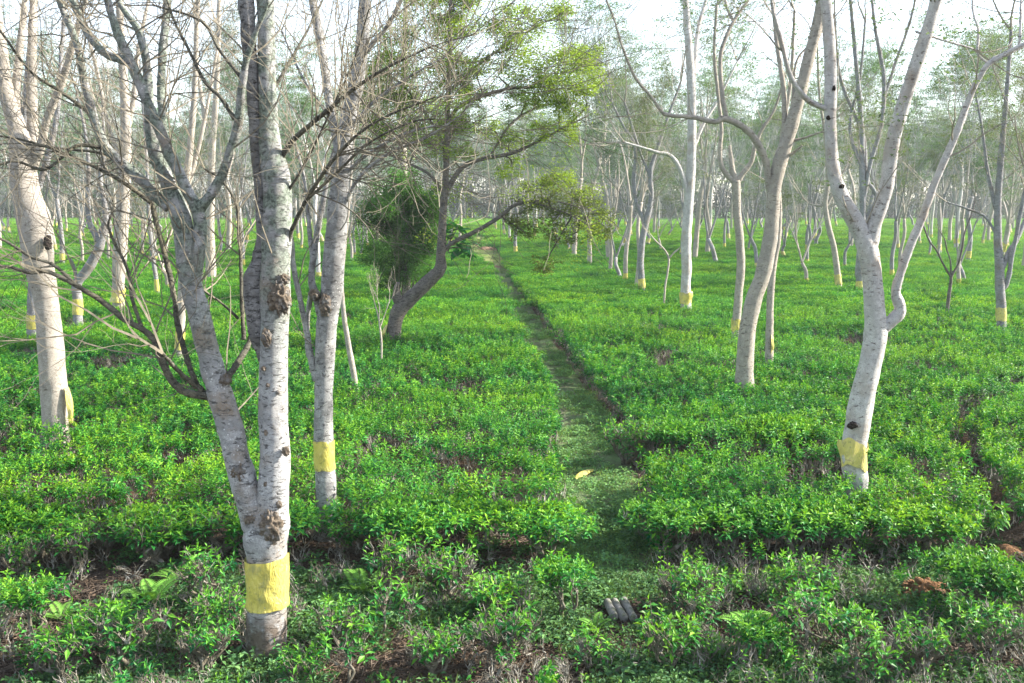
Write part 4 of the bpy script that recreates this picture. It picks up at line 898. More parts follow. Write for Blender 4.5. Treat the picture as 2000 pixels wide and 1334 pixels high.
O_, LO = traced('shade_tree', 'big whitish tree forking into a wide V with a dark hollow above its yellow wrap', 'tree', (1671, 946), [
    (0, [(1673, 950, 42), (1669, 910, 46), (1669, 870, 46), (1677, 815, 47), (1690, 750, 45), (1704, 690, 43), (1711, 645, 44), (1708, 590, 40), (1702, 530, 36), (1693, 480, 40), (1674, 440, 33), (1646, 390, 30), (1630, 340, 26), (1623, 270, 22), (1622, 200, 23), (1621, 100, 23), (1613, 0, 21), (1606, -60, 19)], .2),
    (-.5, [(1694, 490, 34), (1706, 445, 29), (1722, 395, 28), (1735, 345, 28), (1743, 280, 28), (1765, 200, 26), (1795, 110, 25), (1826, 10, 22), (1842, -50, 20)], .25),
    (-.4, [(1708, 668, 26), (1722, 645, 25), (1740, 628, 24), (1756, 612, 24), (1757, 595, 22), (1750, 573, 19), (1754, 550, 17), (1770, 500, 17), (1799, 430, 16), (1829, 350, 15), (1864, 270, 14), (1894, 190, 12), (1925, 132, 11), (1958, 108, 9), (2012, 80, 8)], .5),
    (.3, [(1860, 280, 8), (1882, 235, 7), (1897, 190, 7), (1916, 148, 8), (1938, 117, 8), (1970, 104, 8), (2010, 84, 7)], .6),
    (.4, [(1990, 95, 6), (1993, 60, 6), (1994, 10, 5), (1998, -30, 4)], .6),
    (.3, [(1930, 124, 6), (1910, 104, 5), (1911, 60, 5), (1901, 25, 4), (1898, -20, 3)], .8),
    (-.5, [(1618, 214, 13), (1600, 206, 12), (1578, 195, 11), (1553, 165, 10), (1539, 133, 9), (1525, 77, 9), (1510, 20, 7), (1504, -30, 6)], .6),
    (.2, [(1812, 70, 6), (1790, 62, 5), (1840, 78, 4), (1900, 95, 4)], .5)], 'pale', .6, (862, 910, 1), M_BANDPALE, twig=TW_O, seed=61, sides=30, leaf=dict(GL, p=.2))
blob(O_, LO, 1665, 831, LO[1] - .13, 19, 13, 10, M_HOLE, 'knot_hole', 4, .45)
for (x, y, w, h) in ((1644, 364, 9, 8), (1744, 253, 12, 14), (1618, 230, 8, 8), (1629, 172, 6, 9), (1801, 101, 6, 10), (1740, 270, 7, 8)):
    blob(O_, LO, x, y, LO[1] - (.085 if x < 1700 else .16), w, h, 8, M_HOLE, 'knot', x, .5)
traced('shade_tree', 'dark many-stemmed tree right behind the whitish V-forked trunk, yellow wrap at its foot', 'tree', (1680, 568), [
    (0, [(1680, 571, 16), (1679, 545, 14), (1678, 530, 16), (1681, 480, 13), (1685, 420, 12), (1684, 350, 11), (1682, 240, 10), (1670, 100, 8), (1660, -10, 6)], .5),
    (.6, [(1684, 440, 9), (1712, 388, 8), (1692, 345, 8), (1685, 262, 8), (1650, 180, 7), (1636, 120, 5), (1630, 30, 4)], .6),
    (-.5, [(1685, 400, 9), (1700, 320, 8), (1722, 240, 8), (1726, 150, 8), (1710, 60, 6), (1702, -10, 5)], .6),
    (.3, [(1724, 200, 6), (1750, 120, 6), (1775, 50, 5), (1790, -10, 4)], .7), (.4, [(1684, 330, 7), (1660, 250, 6), (1680, 150, 5), (1690, 40, 4)], .7)], 'grey', .6, (549, 568), twig=dict(TW_R, mat=M_TWIG), seed=67, leaf=OL)
traced('shade_tree', 'grey low-forked tree with a neat yellow wrap near the right edge', 'tree', (1955, 637), [
    (0, [(1955, 640, 18), (1955, 600, 18), (1953, 560, 18), (1952, 520, 17), (1949, 470, 15), (1949, 400, 13), (1954, 320, 12), (1960, 250, 10), (1968, 160, 8), (1975, 60, 6)], .5),
    (-.3, [(1954, 566, 11), (1965, 556, 10), (1972, 530, 9), (1976, 500, 9), (1985, 460, 8), (1996, 400, 8), (2010, 340, 6)], .5),
    (.4, [(1956, 525, 12), (1970, 495, 11), (1985, 470, 10), (2002, 430, 8)], .5), (.5, [(1950, 430, 8), (1930, 340, 7), (1918, 250, 5), (1905, 180, 4)], .8), (.2, [(1952, 470, 6), (1925, 425, 5), (1890, 408, 4), (1850, 395, 3)], .4)], 'grey', .6, (600, 626), M_BANDPALE, twig=TW_R, seed=71, leaf=OL)
traced('shade_tree', 'leaning slim trunk with a black scorched collar, left of the whitish V-forked tree', 'tree', (1638, 559), [
    (0, [(1638, 562, 13), (1634, 520, 12), (1628, 480, 11), (1620, 450, 11), (1614, 420, 10), (1612, 395, 9), (1617, 350, 8), (1612, 270, 6), (1600, 180, 5), (1596, 80, 4)], .7),
    (.4, [(1613, 405, 6), (1624, 385, 5), (1640, 350, 4), (1665, 300, 3)], .8), (.4, [(1613, 400, 5), (1600, 402, 5), (1580, 398, 3)], .3)], 'tan', .6, (535, 554), M_BANDPALE, twig=TW_R, seed=73)
traced('shade_tree', 'dark twin-topped tree with a square yellow wrap to the left of the straight pale trunk', 'tree', (1254, 564), [
    (0, [(1254, 567, 14), (1253, 545, 13), (1251, 510, 13), (1256, 460, 13), (1263, 430, 12), (1272, 385, 10), (1271, 332, 9), (1290, 273, 7), (1305, 227, 6), (1330, 160, 4)], .7),
    (.2, [(1260, 442, 9), (1252, 420, 8), (1242, 395, 8), (1238, 350, 8), (1241, 287, 7), (1217, 245, 5), (1195, 200, 4)], .8),
    (.3, [(1270, 345, 6), (1255, 310, 5), (1245, 280, 5), (1220, 200, 4)], .8)], 'grey', .6, (544, 562), twig=TW_R, seed=79, leaf=OL)
traced('sapling', 'thin dark three-pronged sapling standing bare in the open tea', 'sapling', (1851, 606), [
    (0, [(1850, 610, 7), (1853, 580, 7), (1857, 552, 6), (1859, 538, 6), (1872, 515, 4), (1880, 480, 4), (1884, 455, 3), (1897, 420, 3), (1905, 390, 2)], .6),
    (-.1, [(1857, 540, 5), (1842, 515, 4), (1830, 490, 4), (1815, 470, 3), (1803, 440, 3)], .5), (.1, [(1858, 538, 4), (1856, 508, 3), (1850, 490, 3), (1846, 470, 3), (1838, 455, 2)], .5)], 'dark', .6, None, twig=dict(rate=2, L=.35, lev=1, r=.006, mat=M_TWIG_DARK, zmin=1.2), seed=83)
traced('sapling', 'pale bare sapling with a Y fork in the tea left of the straight pale trunk', 'sapling', (1297, 592), [
    (0, [(1297, 595, 4), (1299, 560, 4), (1304, 530, 4), (1306, 505, 4), (1298, 488, 3), (1280, 470, 3), (1268, 455, 2)], .4), (0, [(1306, 506, 3), (1316, 494, 3), (1328, 484, 2)], .4)], 'cream', .6, None, twig=dict(rate=1, L=.3, lev=1, r=.005, mat=M_TWIG_PALE, zmin=1.2), seed=89)
traced('sapling', 'spindly leafless sapling in front of the dark leaning tree', 'sapling', (745, 697), [
    (0, [(745, 700, 4), (745, 670, 4), (742, 640, 4), (738, 615, 3), (731, 590, 2)], .8), (0, [(742, 640, 3), (750, 618, 2), (760, 590, 2)], .8), (0, [(740, 625, 2), (741, 600, 2), (736, 580, 1.5)], .8)], 'cream', .6, None, twig=dict(rate=4, L=.3, lev=1, r=.004, mat=M_TWIG_PALE, zmin=1.0), seed=97)

# dense dark bush beside the dark leaning tree
def dense_bush():
    rng = np.random.default_rng(5); c = atZ(790, 588, .6); Y = c[1] + 1.6
    root_loc = np.array([c[0] * Y / c[1], Y, 0.]); root = thing('evergreen_shrub', root_loc, 'dense dark green tall shrub on the left of the dark leaning tree', 'shrub')
    mb = MB(); acc = []
    for i in range(7):
        grow(rng, acc, np.array([rng.normal(0, .12), rng.normal(0, .12), 0]), np.array([rng.normal(0, .25), rng.normal(0, .25), 1]), 1.7, .03, 0, 3, .3, .6, (3, 4), .2, 6)
    flush_twigs(mb, acc, 4); mb.build('stems', [M_TWIG_DARK], root)
    fb = MB()
    for (px, py, w, d) in ((770, 400, 55, 1.), (815, 385, 45, .9), (790, 450, 60, 1.), (830, 440, 40, .9), (760, 490, 45, .8), (805, 500, 45, .9), (770, 540, 35, .6), (730, 420, 36, .5), (735, 510, 34, .4), (840, 390, 30, .8), (845, 480, 24, .6), (790, 360, 34, .7), (825, 540, 28, .4), (745, 370, 30, .35), (715, 470, 26, .25)):
        q, tt = atY(px, py, Y + rng.normal(0, .2)); R = w * tt / F
        for _ in range(8):
            so_ = norm(rng.normal(0, 1, 3)) * rng.random() ** .3 * R * .85; sr = rng.uniform(.2, .38) * R; cc = np.array([.075, .20, .042]) * rng.uniform(.5, 1.5)
            for _ in range(int(28 * d * (R / .7) ** 2) + 2):
                feather(rng, fb, q - root_loc + so_ + norm(rng.normal(0, 1, 3)) * rng.random() ** .4 * sr * 1.5, .26, 22, .075, cc, 0, .9)
    fb.build('foliage', [M_OLIVE], root, smooth=False)
dense_bush()
def broad_plant():
    rng = np.random.default_rng(6); c = atZ(884, 505, .5); Y = c[1]
    Y = LI[1] + .22; q, _ = atY(868, 492, Y); root_loc = q
    root = thing('broad_leaved_plant', root_loc, 'glossy broad leaved plant sprouting from the fork of the dark leaning tree', 'plant')
    sb, fb = MB(), MB()
    for (tx, ty, k) in ((884, 430, 8), (896, 440, 8), (914, 462, 7), (898, 478, 7), (888, 455, 8), (908, 485, 5)):
        q, tt = atY(tx, ty, Y + rng.normal(0, .15)); q = q - root_loc
        b = np.array([rng.normal(0, .05), 0, 0]); P, R = catmull([b, b + q * .35 + (0, 0, .06), b + q * .7 + (0, 0, .05), q], [.02, .016, .012, .006], .1); tube(sb, P, R, 6)
        for i in range(k):
            a = rng.uniform(0, 6.3); el = rng.uniform(-.7, .5)
            D = np.array([[math.cos(a) * math.cos(el), math.sin(a) * math.cos(el), math.sin(el)]])
            B = q + np.array([[0, 0, -.05 * i]]) + D * .05
            L = rng.uniform(.28, .40); c_ = np.array([[.04, .20, .05]]) * rng.uniform(.8, 1.5)
            # an oval blade from several strips
            Sd = norm(np.cross(D, np.array([[0, 0, 1.]]) + rng.normal(0, .3, (1, 3)))); s = np.linspace(0, 1, 7); w = L * .24 * np.sin(np.pi * s ** .85) ** .8 + .001
            mid = B + D * (L * s)[:, None] + np.array([0, 0, -1.]) * (L * .25 * s ** 2)[:, None]
            V = np.stack([mid + Sd * w[:, None] + (0, 0, .02), mid, mid - Sd * w[:, None] + (0, 0, .02)], 1).reshape(-1, 3)
            ii = np.arange(6)[:, None] * 3; F_ = np.concatenate([ii + np.array([[0, 1, 4, 3]]), ii + np.array([[1, 2, 5, 4]])]); fb.add(V, F_, 0, np.tile(c_, (21, 1)))
    sb.build('stem', [M_TWIG], root); fb.build('leaves', [M_TEAB], root)
broad_plant()

# ------------------------------------------------------------------ shade trees of the middle and far rows: copies of grown trees
def grown(seed, H, lean, leafy, col, bk, twm, fork, band=True, r0=.15):
    rng = np.random.default_rng(seed)
    root = thing('shade_tree', (0, 0, 0), '', 'tree')
    tb, cb, acc, tips = MB(), MB(), [], []
    a = rng.uniform(0, 6.3); hf = fork
    bend = rng.normal(0, .18, (4, 2))
    P = np.array([[0, 0, -.1], [.02, 0, .6], [lean * .25 * math.cos(a) + bend[0, 0] * .4, lean * .25 * math.sin(a) + bend[0, 1] * .4, hf * .45], [lean * .6 * math.cos(a) + bend[1, 0] * .7, lean * .6 * math.sin(a) + bend[1, 1] * .7, hf * .75], [lean * math.cos(a) + bend[2, 0], lean * math.sin(a) + bend[2, 1], hf]])
    Pc, Rc = catmull(P, [r0 * 1.15, r0, r0 * .92, r0 * .85, r0 * .8], .15); tube(tb, Pc, Rc, 12, 0, .08, seed)
    big = []
    nl = rng.integers(2, 4); a0 = rng.uniform(0, 6.3)
    for i in range(nl):
        az = a0 + i * 6.28 / nl + rng.normal(0, .3); sp = rng.uniform(.2, .42)
        d = np.array([math.cos(az) * sp, math.sin(az) * sp, 1])
        grow(rng, acc, Pc[-1], d, (H - hf) * rng.uniform(.42, .55), r0 * .5, 0, 4, .25, .55, (3, 4), .13, 6, tips, .64, .007)
    for p, r in acc:
        if r[0] > .035: c3, r3 = catmull(p, r, .2); tube(tb, c3, r3, 6 if r[0] < .06 else 8, 0, .06, seed)
    flush_twigs(cb, [q for q in acc if q[1][0] <= .035], 3, 0)
    for (p, d, lv) in tips:
        if vn(p[0] * .75 + seed, p[1] * .75 + p[2] * .6, seed) < .20 + leafy * .62: feather(rng, cb, p, .55, 42, .095, np.asarray(col) * rng.uniform(.75, 1.25), 1, .22)
    tb.build('trunk', [BARK[bk]], root); cb.build('crown', [twm, M_FEATHER], root, smooth=False)
    if band:
        Pt, Rt = catmull(P, [r0 * 1.15, r0, r0 * .92, r0 * .85, r0 * .8], .04); k = (Pt[:, 2] > .78) & (Pt[:, 2] < 1.14 + .1 * rng.random())
        band_mesh(rng, Pt[k], Rt[k], rng.random() < .4).build('plastic_band', [M_BAND if rng.random() < .6 else M_BANDPALE], root)
    return root
M_TWIG_BG = plain('hazed_twig_bark', (.37, .375, .37), (.26, .265, .265), 8, .85, .2)  # paler twig bark with distance haze put into its colour
GC, OC, YC = (.10, .185, .10), (.14, .19, .10), (.12, .22, .09)  # grey-green crown tones, some distance haze painted in
PROTO = [grown(900 + i, *a) for i, a in enumerate([
    (14, .2, .6, GC, 'grey', M_TWIG_BG, 4.6), (14.5, .5, .35, OC, 'cream', M_TWIG_BG, 5.4), (13, .3, .75, GC, 'tan', M_TWIG_BG, 3.6), (13, .7, .45, OC, 'grey', M_TWIG_BG, 3.0),
    (15, .15, .8, YC, 'pale', M_TWIG_BG, 6.0), (12.5, .4, .3, OC, 'cream', M_TWIG_BG, 2.3), (12, .6, .65, GC, 'grey', M_TWIG_BG, 1.7), (14, .25, .5, OC, 'cream', M_TWIG_BG, 6.6, False),
    (12, .5, .75, GC, 'grey', M_TWIG_BG, 2.0, False), (14.5, .2, .6, YC, 'tan', M_TWIG_BG, 4.8, False)])]
USED = [False] * len(PROTO)
def plant(k, x, y, rz, sc, label, group):
    r = PROTO[k]
    if not USED[k]:
        USED[k] = True; r.location = (x, y, 0); r.rotation_euler = (0, 0, rz); r.scale = (sc,) * 3; return tag(r, label, None, group)
    return copy_tree(r, (x, y, 0), rz, sc, label, group)
KNOWN = [o.location[:2] for o in bpy.data.objects if o.type == 'EMPTY' and o.get('category') in ('tree', 'sapling')]
rng = np.random.default_rng(77); taken = [tuple(k) for k in KNOWN]
# trunks whose feet can be read in the photograph: (px, py of the foot, trunk width px, prototype)
MIDS = [(122, 513, 9, 0), (48, 527, 7, 4), (160, 511, 6, 9), (211, 506, 5, 7), (277, 496, 6, 1), (304, 506, 6, 6), (328, 561, 6, 5), (429, 494, 5, 3), (447, 489, 11, 7), (474, 519, 8, 0), (588, 484, 5, 2), (622, 541, 9, 4), (686, 508, 5, 9), (693, 498, 5, 0),
        (705, 498, 5, 6), (718, 481, 5, 1), (738, 471, 9, 7), (985, 459, 5, 2), (995, 471, 5, 4), (1006, 481, 5, 1), (1085, 464, 6, 2), (1112, 488, 5, 6), (1122, 498, 11, 9), (1151, 514, 9, 7), (1191, 529, 8, 9), (1210, 536, 8, 8), (1221, 545, 9, 1), (1243, 557, 6, 7), (1330, 496, 7, 3),
        (1293, 487, 3, 5), (1304, 461, 4, 6), (1381, 493, 9, 9), (1398, 511, 9, 8), (1415, 482, 5, 0), (1460, 488, 4, 3), (1480, 526, 8, 3), (1528, 501, 7, 6), (1555, 473, 4, 2), (1576, 549, 6, 5), (1577, 511, 5, 0), (1594, 476, 7, 8), (1650, 521, 5, 3), (1742, 536, 8, 0), (1758, 523, 7, 9),
        (1755, 486, 6, 2), (1797, 478, 5, 1), (1815, 499, 5, 3), (1832, 502, 4, 7), (1818, 466, 5, 4), (1855, 471, 7, 9), (1873, 551, 8, 1), (1886, 546, 5, 8), (1891, 509, 9, 0), (1919, 476, 5, 2), (1931, 471, 6, 9), (1969, 481, 5, 5), (1999, 522, 8, 7)]
for (px, py, w, k) in MIDS:
    p = atZ(px, py, .6); sc = float(np.clip(w * p[1] / F / .29, .62, 1.2))
    if px < 700: gl, gr = 'slim shade tree in the middle rows of tea left of the path', 'middle-row trees left of the path'
    elif px < 1300: gl, gr = 'slim shade tree in the middle rows bordering the right side of the path', 'middle-row trees beside the path'
    else: gl, gr = 'slim shade tree in the middle rows of tea well right of the path', 'middle-row trees right of the path'
    plant(k, p[0], p[1], rng.uniform(0, 6.28), sc, gl, gr); taken.append((p[0], p[1]))
taken = [np.array(t) for t in taken]
def lane(x, y): return path_l(y) - .6 < x < path_r(y) + .8
n_far = 0
for y in np.arange(66, 236, 7.2):
    hw = y * .5145 * 1.12 + 4
    for x in np.arange(-hw, hw, 8.6 + y * .012):
        X, Y = x + rng.uniform(-2.6, 2.6), y + rng.uniform(-2.6, 2.6)
        if lane(X, Y) or abs(Y - 197) < 3 or min(np.hypot(t[0] - X, t[1] - Y) for t in taken) < 3.4: continue
        if n_far >= 205: break
        taken.append(np.array([X, Y])); n_far += 1
        if X < path_x(Y): gl, gr = 'small distant shade tree in the far rows left of the path', 'far rows of trees left of the path'
        else: gl, gr = 'small distant shade tree in the far rows right of the path', 'far rows of trees right of the path'
        plant(int(rng.integers(0, 10)), X, Y, rng.uniform(0, 6.28), float(rng.uniform(.85, 1.2)), gl, gr)
# the wood at the back, one mass
def back_wood():
    objs = []
    for i in range(4):
        rng = np.random.default_rng(970 + i); mb = MB(); acc, tips = [], []
        tube(mb, np.array([[0, 0, -.1], [.1, 0, 2], [.1, .1, 4.5]]), [.2, .17, .13], 6, 0)
        for j in range(3):
            az = j * 2.1 + i; grow(rng, acc, np.array([.1, .1, 4 - j * .5]), np.array([math.cos(az) * .5, math.sin(az) * .5, 1]), 4, .09, 0, 3, .2, .6, (2, 3), .17, 5, tips, .64, .02)
        flush_twigs(mb, acc, 3, 0)
        for (p, d, lv) in tips: feather(rng, mb, p, 1., 14, .34, np.array((.12, .165, .10)) * rng.uniform(.7, 1.2), 1, .5)  # wood foliage lightened in colour to look faded by haze
        for j in range(60): feather(rng, mb, rng.normal(0, 1, 3) * (2, 2, 1.4) + (0, 0, 2.8), .8, 9, .34, np.array((.10, .14, .09)) * rng.uniform(.6, 1.2), 1, .6)
        objs.append(mb.build('wood_tree', [BARK['cream'], M_FEATHER], link=False, smooth=False))
    rng = np.random.default_rng(31); n = 420
    y = rng.uniform(240, 300, n); x = rng.uniform(-1, 1, n) * (y * .62 + 10)
    scatter('back_wood', proto_coll('wood_trees', objs), np.stack([x, y, 0 * x], 1), rng.uniform(0, 6.28, n), rng.uniform(1.1, 2.1, n), rng.integers(0, 4, n), 'hazy grey green wood closing the view behind the far rows', 'wood')
back_wood()
#%%FORE
# ------------------------------------------------------------------ foreground tea bushes, ferns, poles, soil, plastic
def tea_bush(seed, R, H, leafy, nst, flat=.6, twiggy=1.):
    rng = np.random.default_rng(seed); root = thing('tea_bush', (0, 0, 0), '', 'tea bush')
    sb, fb = MB(), MB(); ends = []
    k = 2 if R > .3 else 1; base = []
    for i in range(nst):
        az = i * 6.28 / nst + rng.normal(0, .35); sp = rng.uniform(.5, 1.)
        e = np.array([R * .55 * sp * math.cos(az), R * .55 * sp * math.sin(az), H * rng.uniform(.42, .58)])
        b = np.array([rng.normal(0, .03), rng.normal(0, .03), -.04])
        P, Rr = catmull([b, b * .7 + e * .25 + (0, 0, H * .06) + rng.normal(0, .02, 3), e * .62 + rng.normal(0, .035, 3), e], [R * .075, R * .06, R * .045, R * .032], .03)
        tube(sb, P, Rr, 9, 0, .22, seed + i)
        for j in range(rng.integers(3, 6)):
            i0 = rng.integers(len(P) // 2, len(P)); a2 = az + rng.normal(0, .8); r2 = R * rng.uniform(.25, 1)
            e2 = np.array([r2 * math.cos(a2), r2 * math.sin(a2), H * rng.uniform(.66, .86)])
            P2, R2 = catmull([P[i0], (P[i0] + e2) / 2 + rng.normal(0, .03, 3), e2], [R * .026, R * .02, R * .014], .03); tube(sb, P2, R2, 6, 0, .2, seed + j)
            for q in range(int(rng.integers(5, 9) * twiggy)):
                p0 = P2[rng.integers(len(P2) // 3, len(P2))]; d = norm(np.array([rng.normal(0, .55) + .4 * math.cos(a2), rng.normal(0, .55) + .4 * math.sin(a2), 1]))
                L = rng.uniform(.06, .2); pp = np.array([p0 + d * L * s + rng.normal(0, .006, 3) for s in np.linspace(0, 1, 4)]); ends.append((pp, np.linspace(.0052, .0025, 4)))
    tubes(sb, [a for a, b in ends], [b for a, b in ends], 4, 0)
    sb.build('stems', [M_STEM], root)
    for pp, _ in ends:
        if rng.random() < leafy: sprig_leaves(rng, fb, pp[-1] - (0, 0, .02), rng.integers(6, 10), rng.uniform(.05, .13), rng.uniform(.15, .55), .09)
    m = int(leafy * 120 * (R / .45) ** 2)
    for i in range(m):      # the flat leaf table
        r = R * math.sqrt(rng.random()); a = rng.uniform(0, 6.3)
        if vn(r * math.cos(a) * 5 + seed, r * math.sin(a) * 5, seed) < .55 - .55 * leafy: continue
        z = H * (.98 - .16 * (r / R) ** 3) - .10 + rng.normal(0, .02)
        sprig_leaves(rng, fb, (r * math.cos(a), r * math.sin(a), z), rng.integers(7, 11), rng.uniform(.07, .14), rng.uniform(.0, .55), .092)
    fb.build('foliage', [M_TEAB], root, smooth=False)
    return root
BUSH = [tea_bush(501, .58, .70, .95, 5), tea_bush(502, .52, .66, .8, 4), tea_bush(503, .46, .62, .2, 5, twiggy=2.4), tea_bush(504, .34, .58, .15, 3, twiggy=2), tea_bush(505, .32, .46, .24, 4, twiggy=1.6), tea_bush(506, .34, .5, .07, 5, twiggy=3), tea_bush(507, .24, .40, .2, 2, twiggy=1.6), tea_bush(508, .38, .68, .72, 3)]
BUSED = [False] * len(BUSH)
def put_bush(k, x, y, rz, sc, label, group):
    z = float(gz(x, y)); r = BUSH[k]
    if not BUSED[k]:
        BUSED[k] = True; r.location = (x, y, z); r.rotation_euler = (0, 0, rz); r.scale = (sc,) * 3 if np.isscalar(sc) else sc; return tag(r, label, None, group)
    return copy_tree(r, (x, y, z), rz, sc, label, group)
rng = np.random.default_rng(99)
ROW_L = 'flat-topped gnarled tea bush on the front edge of the tea left of the path'
ROW_R = 'flat-topped gnarled tea bush on the front edge of the tea right of the path'
ROW_G = 'tea bush with bare twiggy sides edging the bare strip left of the hollowed trunk'
for i, x in enumerate(np.arange(-6.2, .35, .72)):
    put_bush([0, 1, 2, 0, 2, 1, 2, 0, 1][i % 9], x + rng.normal(0, .06), 11.0 + rng.normal(0, .14), rng.uniform(0, 6.28), (sc_ := rng.uniform(.85, 1.1)) * np.array([1, 1, rng.uniform(.78, .92)]), ROW_L, 'front row of tea bushes left of the path')
for i, x in enumerate(np.arange(1.75, 5.2, .74)):
    put_bush([1, 0, 0, 1, 0][i % 5], x, 11.05 + rng.normal(0, .1), rng.uniform(0, 6.28), (sc_ := rng.uniform(.88, 1.08)) * np.array([1, 1, rng.uniform(.80, .92)]), ROW_R, 'front row of tea bushes right of the path')
for i, x in enumerate(np.arange(1.75, 4.4, .8)):
    put_bush([2, 1, 2, 0][i % 4], x, 14.95 + rng.normal(0, .08), rng.uniform(0, 6.28), rng.uniform(.95, 1.1), ROW_G, 'tea bushes behind the bare strip')
# single bushes of the open foreground: (px, py of the foot, prototype, scale, label)
SING = [(1100, 1205, 7, .85, 'small round tea bush on a pale forked stem left of the three grey poles'),
    (770, 1165, 3, 1., 'thin tea bush with sparse leaves left of the bare twiggy bush'), (880, 1180, 5, 1.05, 'nearly bare grey twiggy tea bush below the front row left of the path'),
    (965, 1215, 4, .95, 'low leafy tea bush between the bare twiggy bush and the pale forked one'), (770, 1255, 6, 1.1, 'stunted tea bush with a brown forked stump near the bottom middle'),
    (985, 1315, 5, 1.0, 'bare brown twig bush at the bottom edge below the low leafy bush'), (665, 1275, 3, .8, 'sparse little tea bush just right of the yellow-wrapped foreground trunk'),
    (1330, 1205, 5, .95, 'bare stub-branched tea bush right of the three grey poles'), (1370, 1235, 5, .75, 'leafless low tea bush behind the fern right of the poles'),
    (1570, 1290, 3, 1.05, 'tea bush with white forked stems in the lower right'), (1655, 1275, 4, .85, 'tea bush on one pale stem below the mound of orange soil'),
    (1545, 1180, 4, 1., 'leafy tea bush left of the mound of orange soil'), (1900, 1205, 0, .85, 'broad bright leafy tea bush at the right edge in front of the soil mound'),
    (1790, 1335, 5, .9, 'tangle of bare grey twigs in the bottom right corner area'), (1930, 1300, 2, .8, 'half bare tea bush low in the right corner'), (1480, 1310, 7, .7, 'bright leafy tea bush at the bottom edge below the fern'),
    (1310, 1310, 4, 1., 'low green tea bush at the bottom edge right of the bare soil patch'), (1690, 1345, 6, 1.1, 'twiggy stump of a tea bush at the bottom edge, lower right'),
    (395, 1190, 3, .95, 'tea bush with a crooked bare branch left of the yellow wrap'), (430, 1245, 4, .85, 'leafy tea bush touching the left side of the foreground trunk'),
    (300, 1110, 5, 1.1, 'brown bare tea bush with spreading stems under the left front row'), (365, 1095, 6, 1., 'small cut-back tea stump under the left front row'),
    (70, 1250, 7, .8, 'round leafy tea bush at the lower left edge'), (205, 1265, 4, .85, 'bright low tea bush in the lower left near the fern'), (250, 1310, 3, 1., 'dark-stemmed tea bush at the bottom left'),
    (130, 1330, 4, .95, 'leafy tea bush in the bottom left corner'), (400, 1320, 5, .85, 'dry twig bush at the bottom edge left of the foreground trunk'), (590, 1345, 4, .7, 'leafy tea shoots rising just right of the foreground trunk foot'),
    (690, 1335, 6, 1., 'cut grey stump with a few leaves at the bottom edge right of the foreground trunk'), (45, 1130, 2, .75, 'half bare bush at the left edge below the front row'), (150, 1120, 3, .9, 'thin bush with brown stems under the front row at far left'), (1160, 1310, 6, .8, 'tiny weed-like tea shoot on the bare soil patch'),
    (1985, 1200, 4, .9, 'bright bush cut off by the right edge beside the broad one'), (850, 1330, 4, .8, 'low leafy bush at the bottom edge middle left')]
for (px, py, k, sc, lb) in SING:
    p = atZ(px, py, 0); put_bush(k, p[0], p[1], rng.uniform(0, 6.28), sc, lb, 'tea bushes of the open foreground')

def fern(seed, nf, L):
    rng = np.random.default_rng(seed); mb = MB()
    for f in range(nf):
        az = f * 6.28 / nf + rng.normal(0, .3); el0 = rng.uniform(.7, 1.15); Lf = L * rng.uniform(.75, 1.15); n = 20
        s = np.linspace(0, 1, n); el = el0 - 1.15 * s ** 1.3
        d = np.stack([np.cos(az) * np.cos(el), np.sin(az) * np.cos(el), np.sin(el)], 1); P = np.cumsum(d, 0) * Lf / n
        tube(mb, P, np.linspace(.004, .001, n), 4, 0, col=(.10, .16, .05))
        side = np.array([-math.sin(az), math.cos(az), 0])
        for sg in (-1, 1):
            k = slice(3, n); w = Lf * .24 * np.sin(np.pi * np.clip(s[k] * .86 + .12, 0, 1)) ** .9 + .006
            D = norm(side * sg + d[k] * .45 + (0, 0, -.12)); nrm = np.cross(D, d[k]) * sg
            # each pinna is a toothed blade
            leaves(mb, P[k], D, nrm, w, Lf * .05 * np.ones(len(w)), np.tile([.16, .36, .06], (len(w), 1)) * rng.uniform(.8, 1.2, (len(w), 1)), 0, False, droop=.18, fold=.05)
    return mb.build('fern', [M_HERB], smooth=False)
FERN = [fern(701, 6, .34), fern(702, 5, .28), fern(703, 7, .25)]
FU = [False] * 3
for i, (px, py, k, sc, lb) in enumerate([(300, 1185, 0, 1.25, 'bright green fern with long fronds left of the foreground trunk'), (345, 1140, 1, 1.1, 'smaller fern just above and right of the long-fronded one'), (705, 1165, 0, 1., 'fern under the front row right of the foreground trunk'),
        (740, 1150, 2, 1., 'low fern by the thin sparse bush'), (950, 1150, 1, 1., 'yellow green fern right of the bare twiggy bush'), (1165, 1235, 2, .9, 'small fern left of the three grey poles'), (1465, 1235, 1, 1.25, 'pale yellow green fern in the lower right'), (120, 1215, 2, 1.1, 'fern among the bushes at the lower left'), (640, 1190, 1, 1., 'fern close on the right of the yellow wrap')]):
    p = atZ(px, py, 0); o = FERN[k]
    if FU[k]: o = o.copy(); COL.objects.link(o)
    FU[k] = True; o.location = (p[0], p[1], float(gz(p[0], p[1])) + .01); o.rotation_euler = (0, 0, rng.uniform(0, 6.28)); o.scale = (sc,) * 3
    tag(o, lb, 'fern', 'ferns in the foreground')

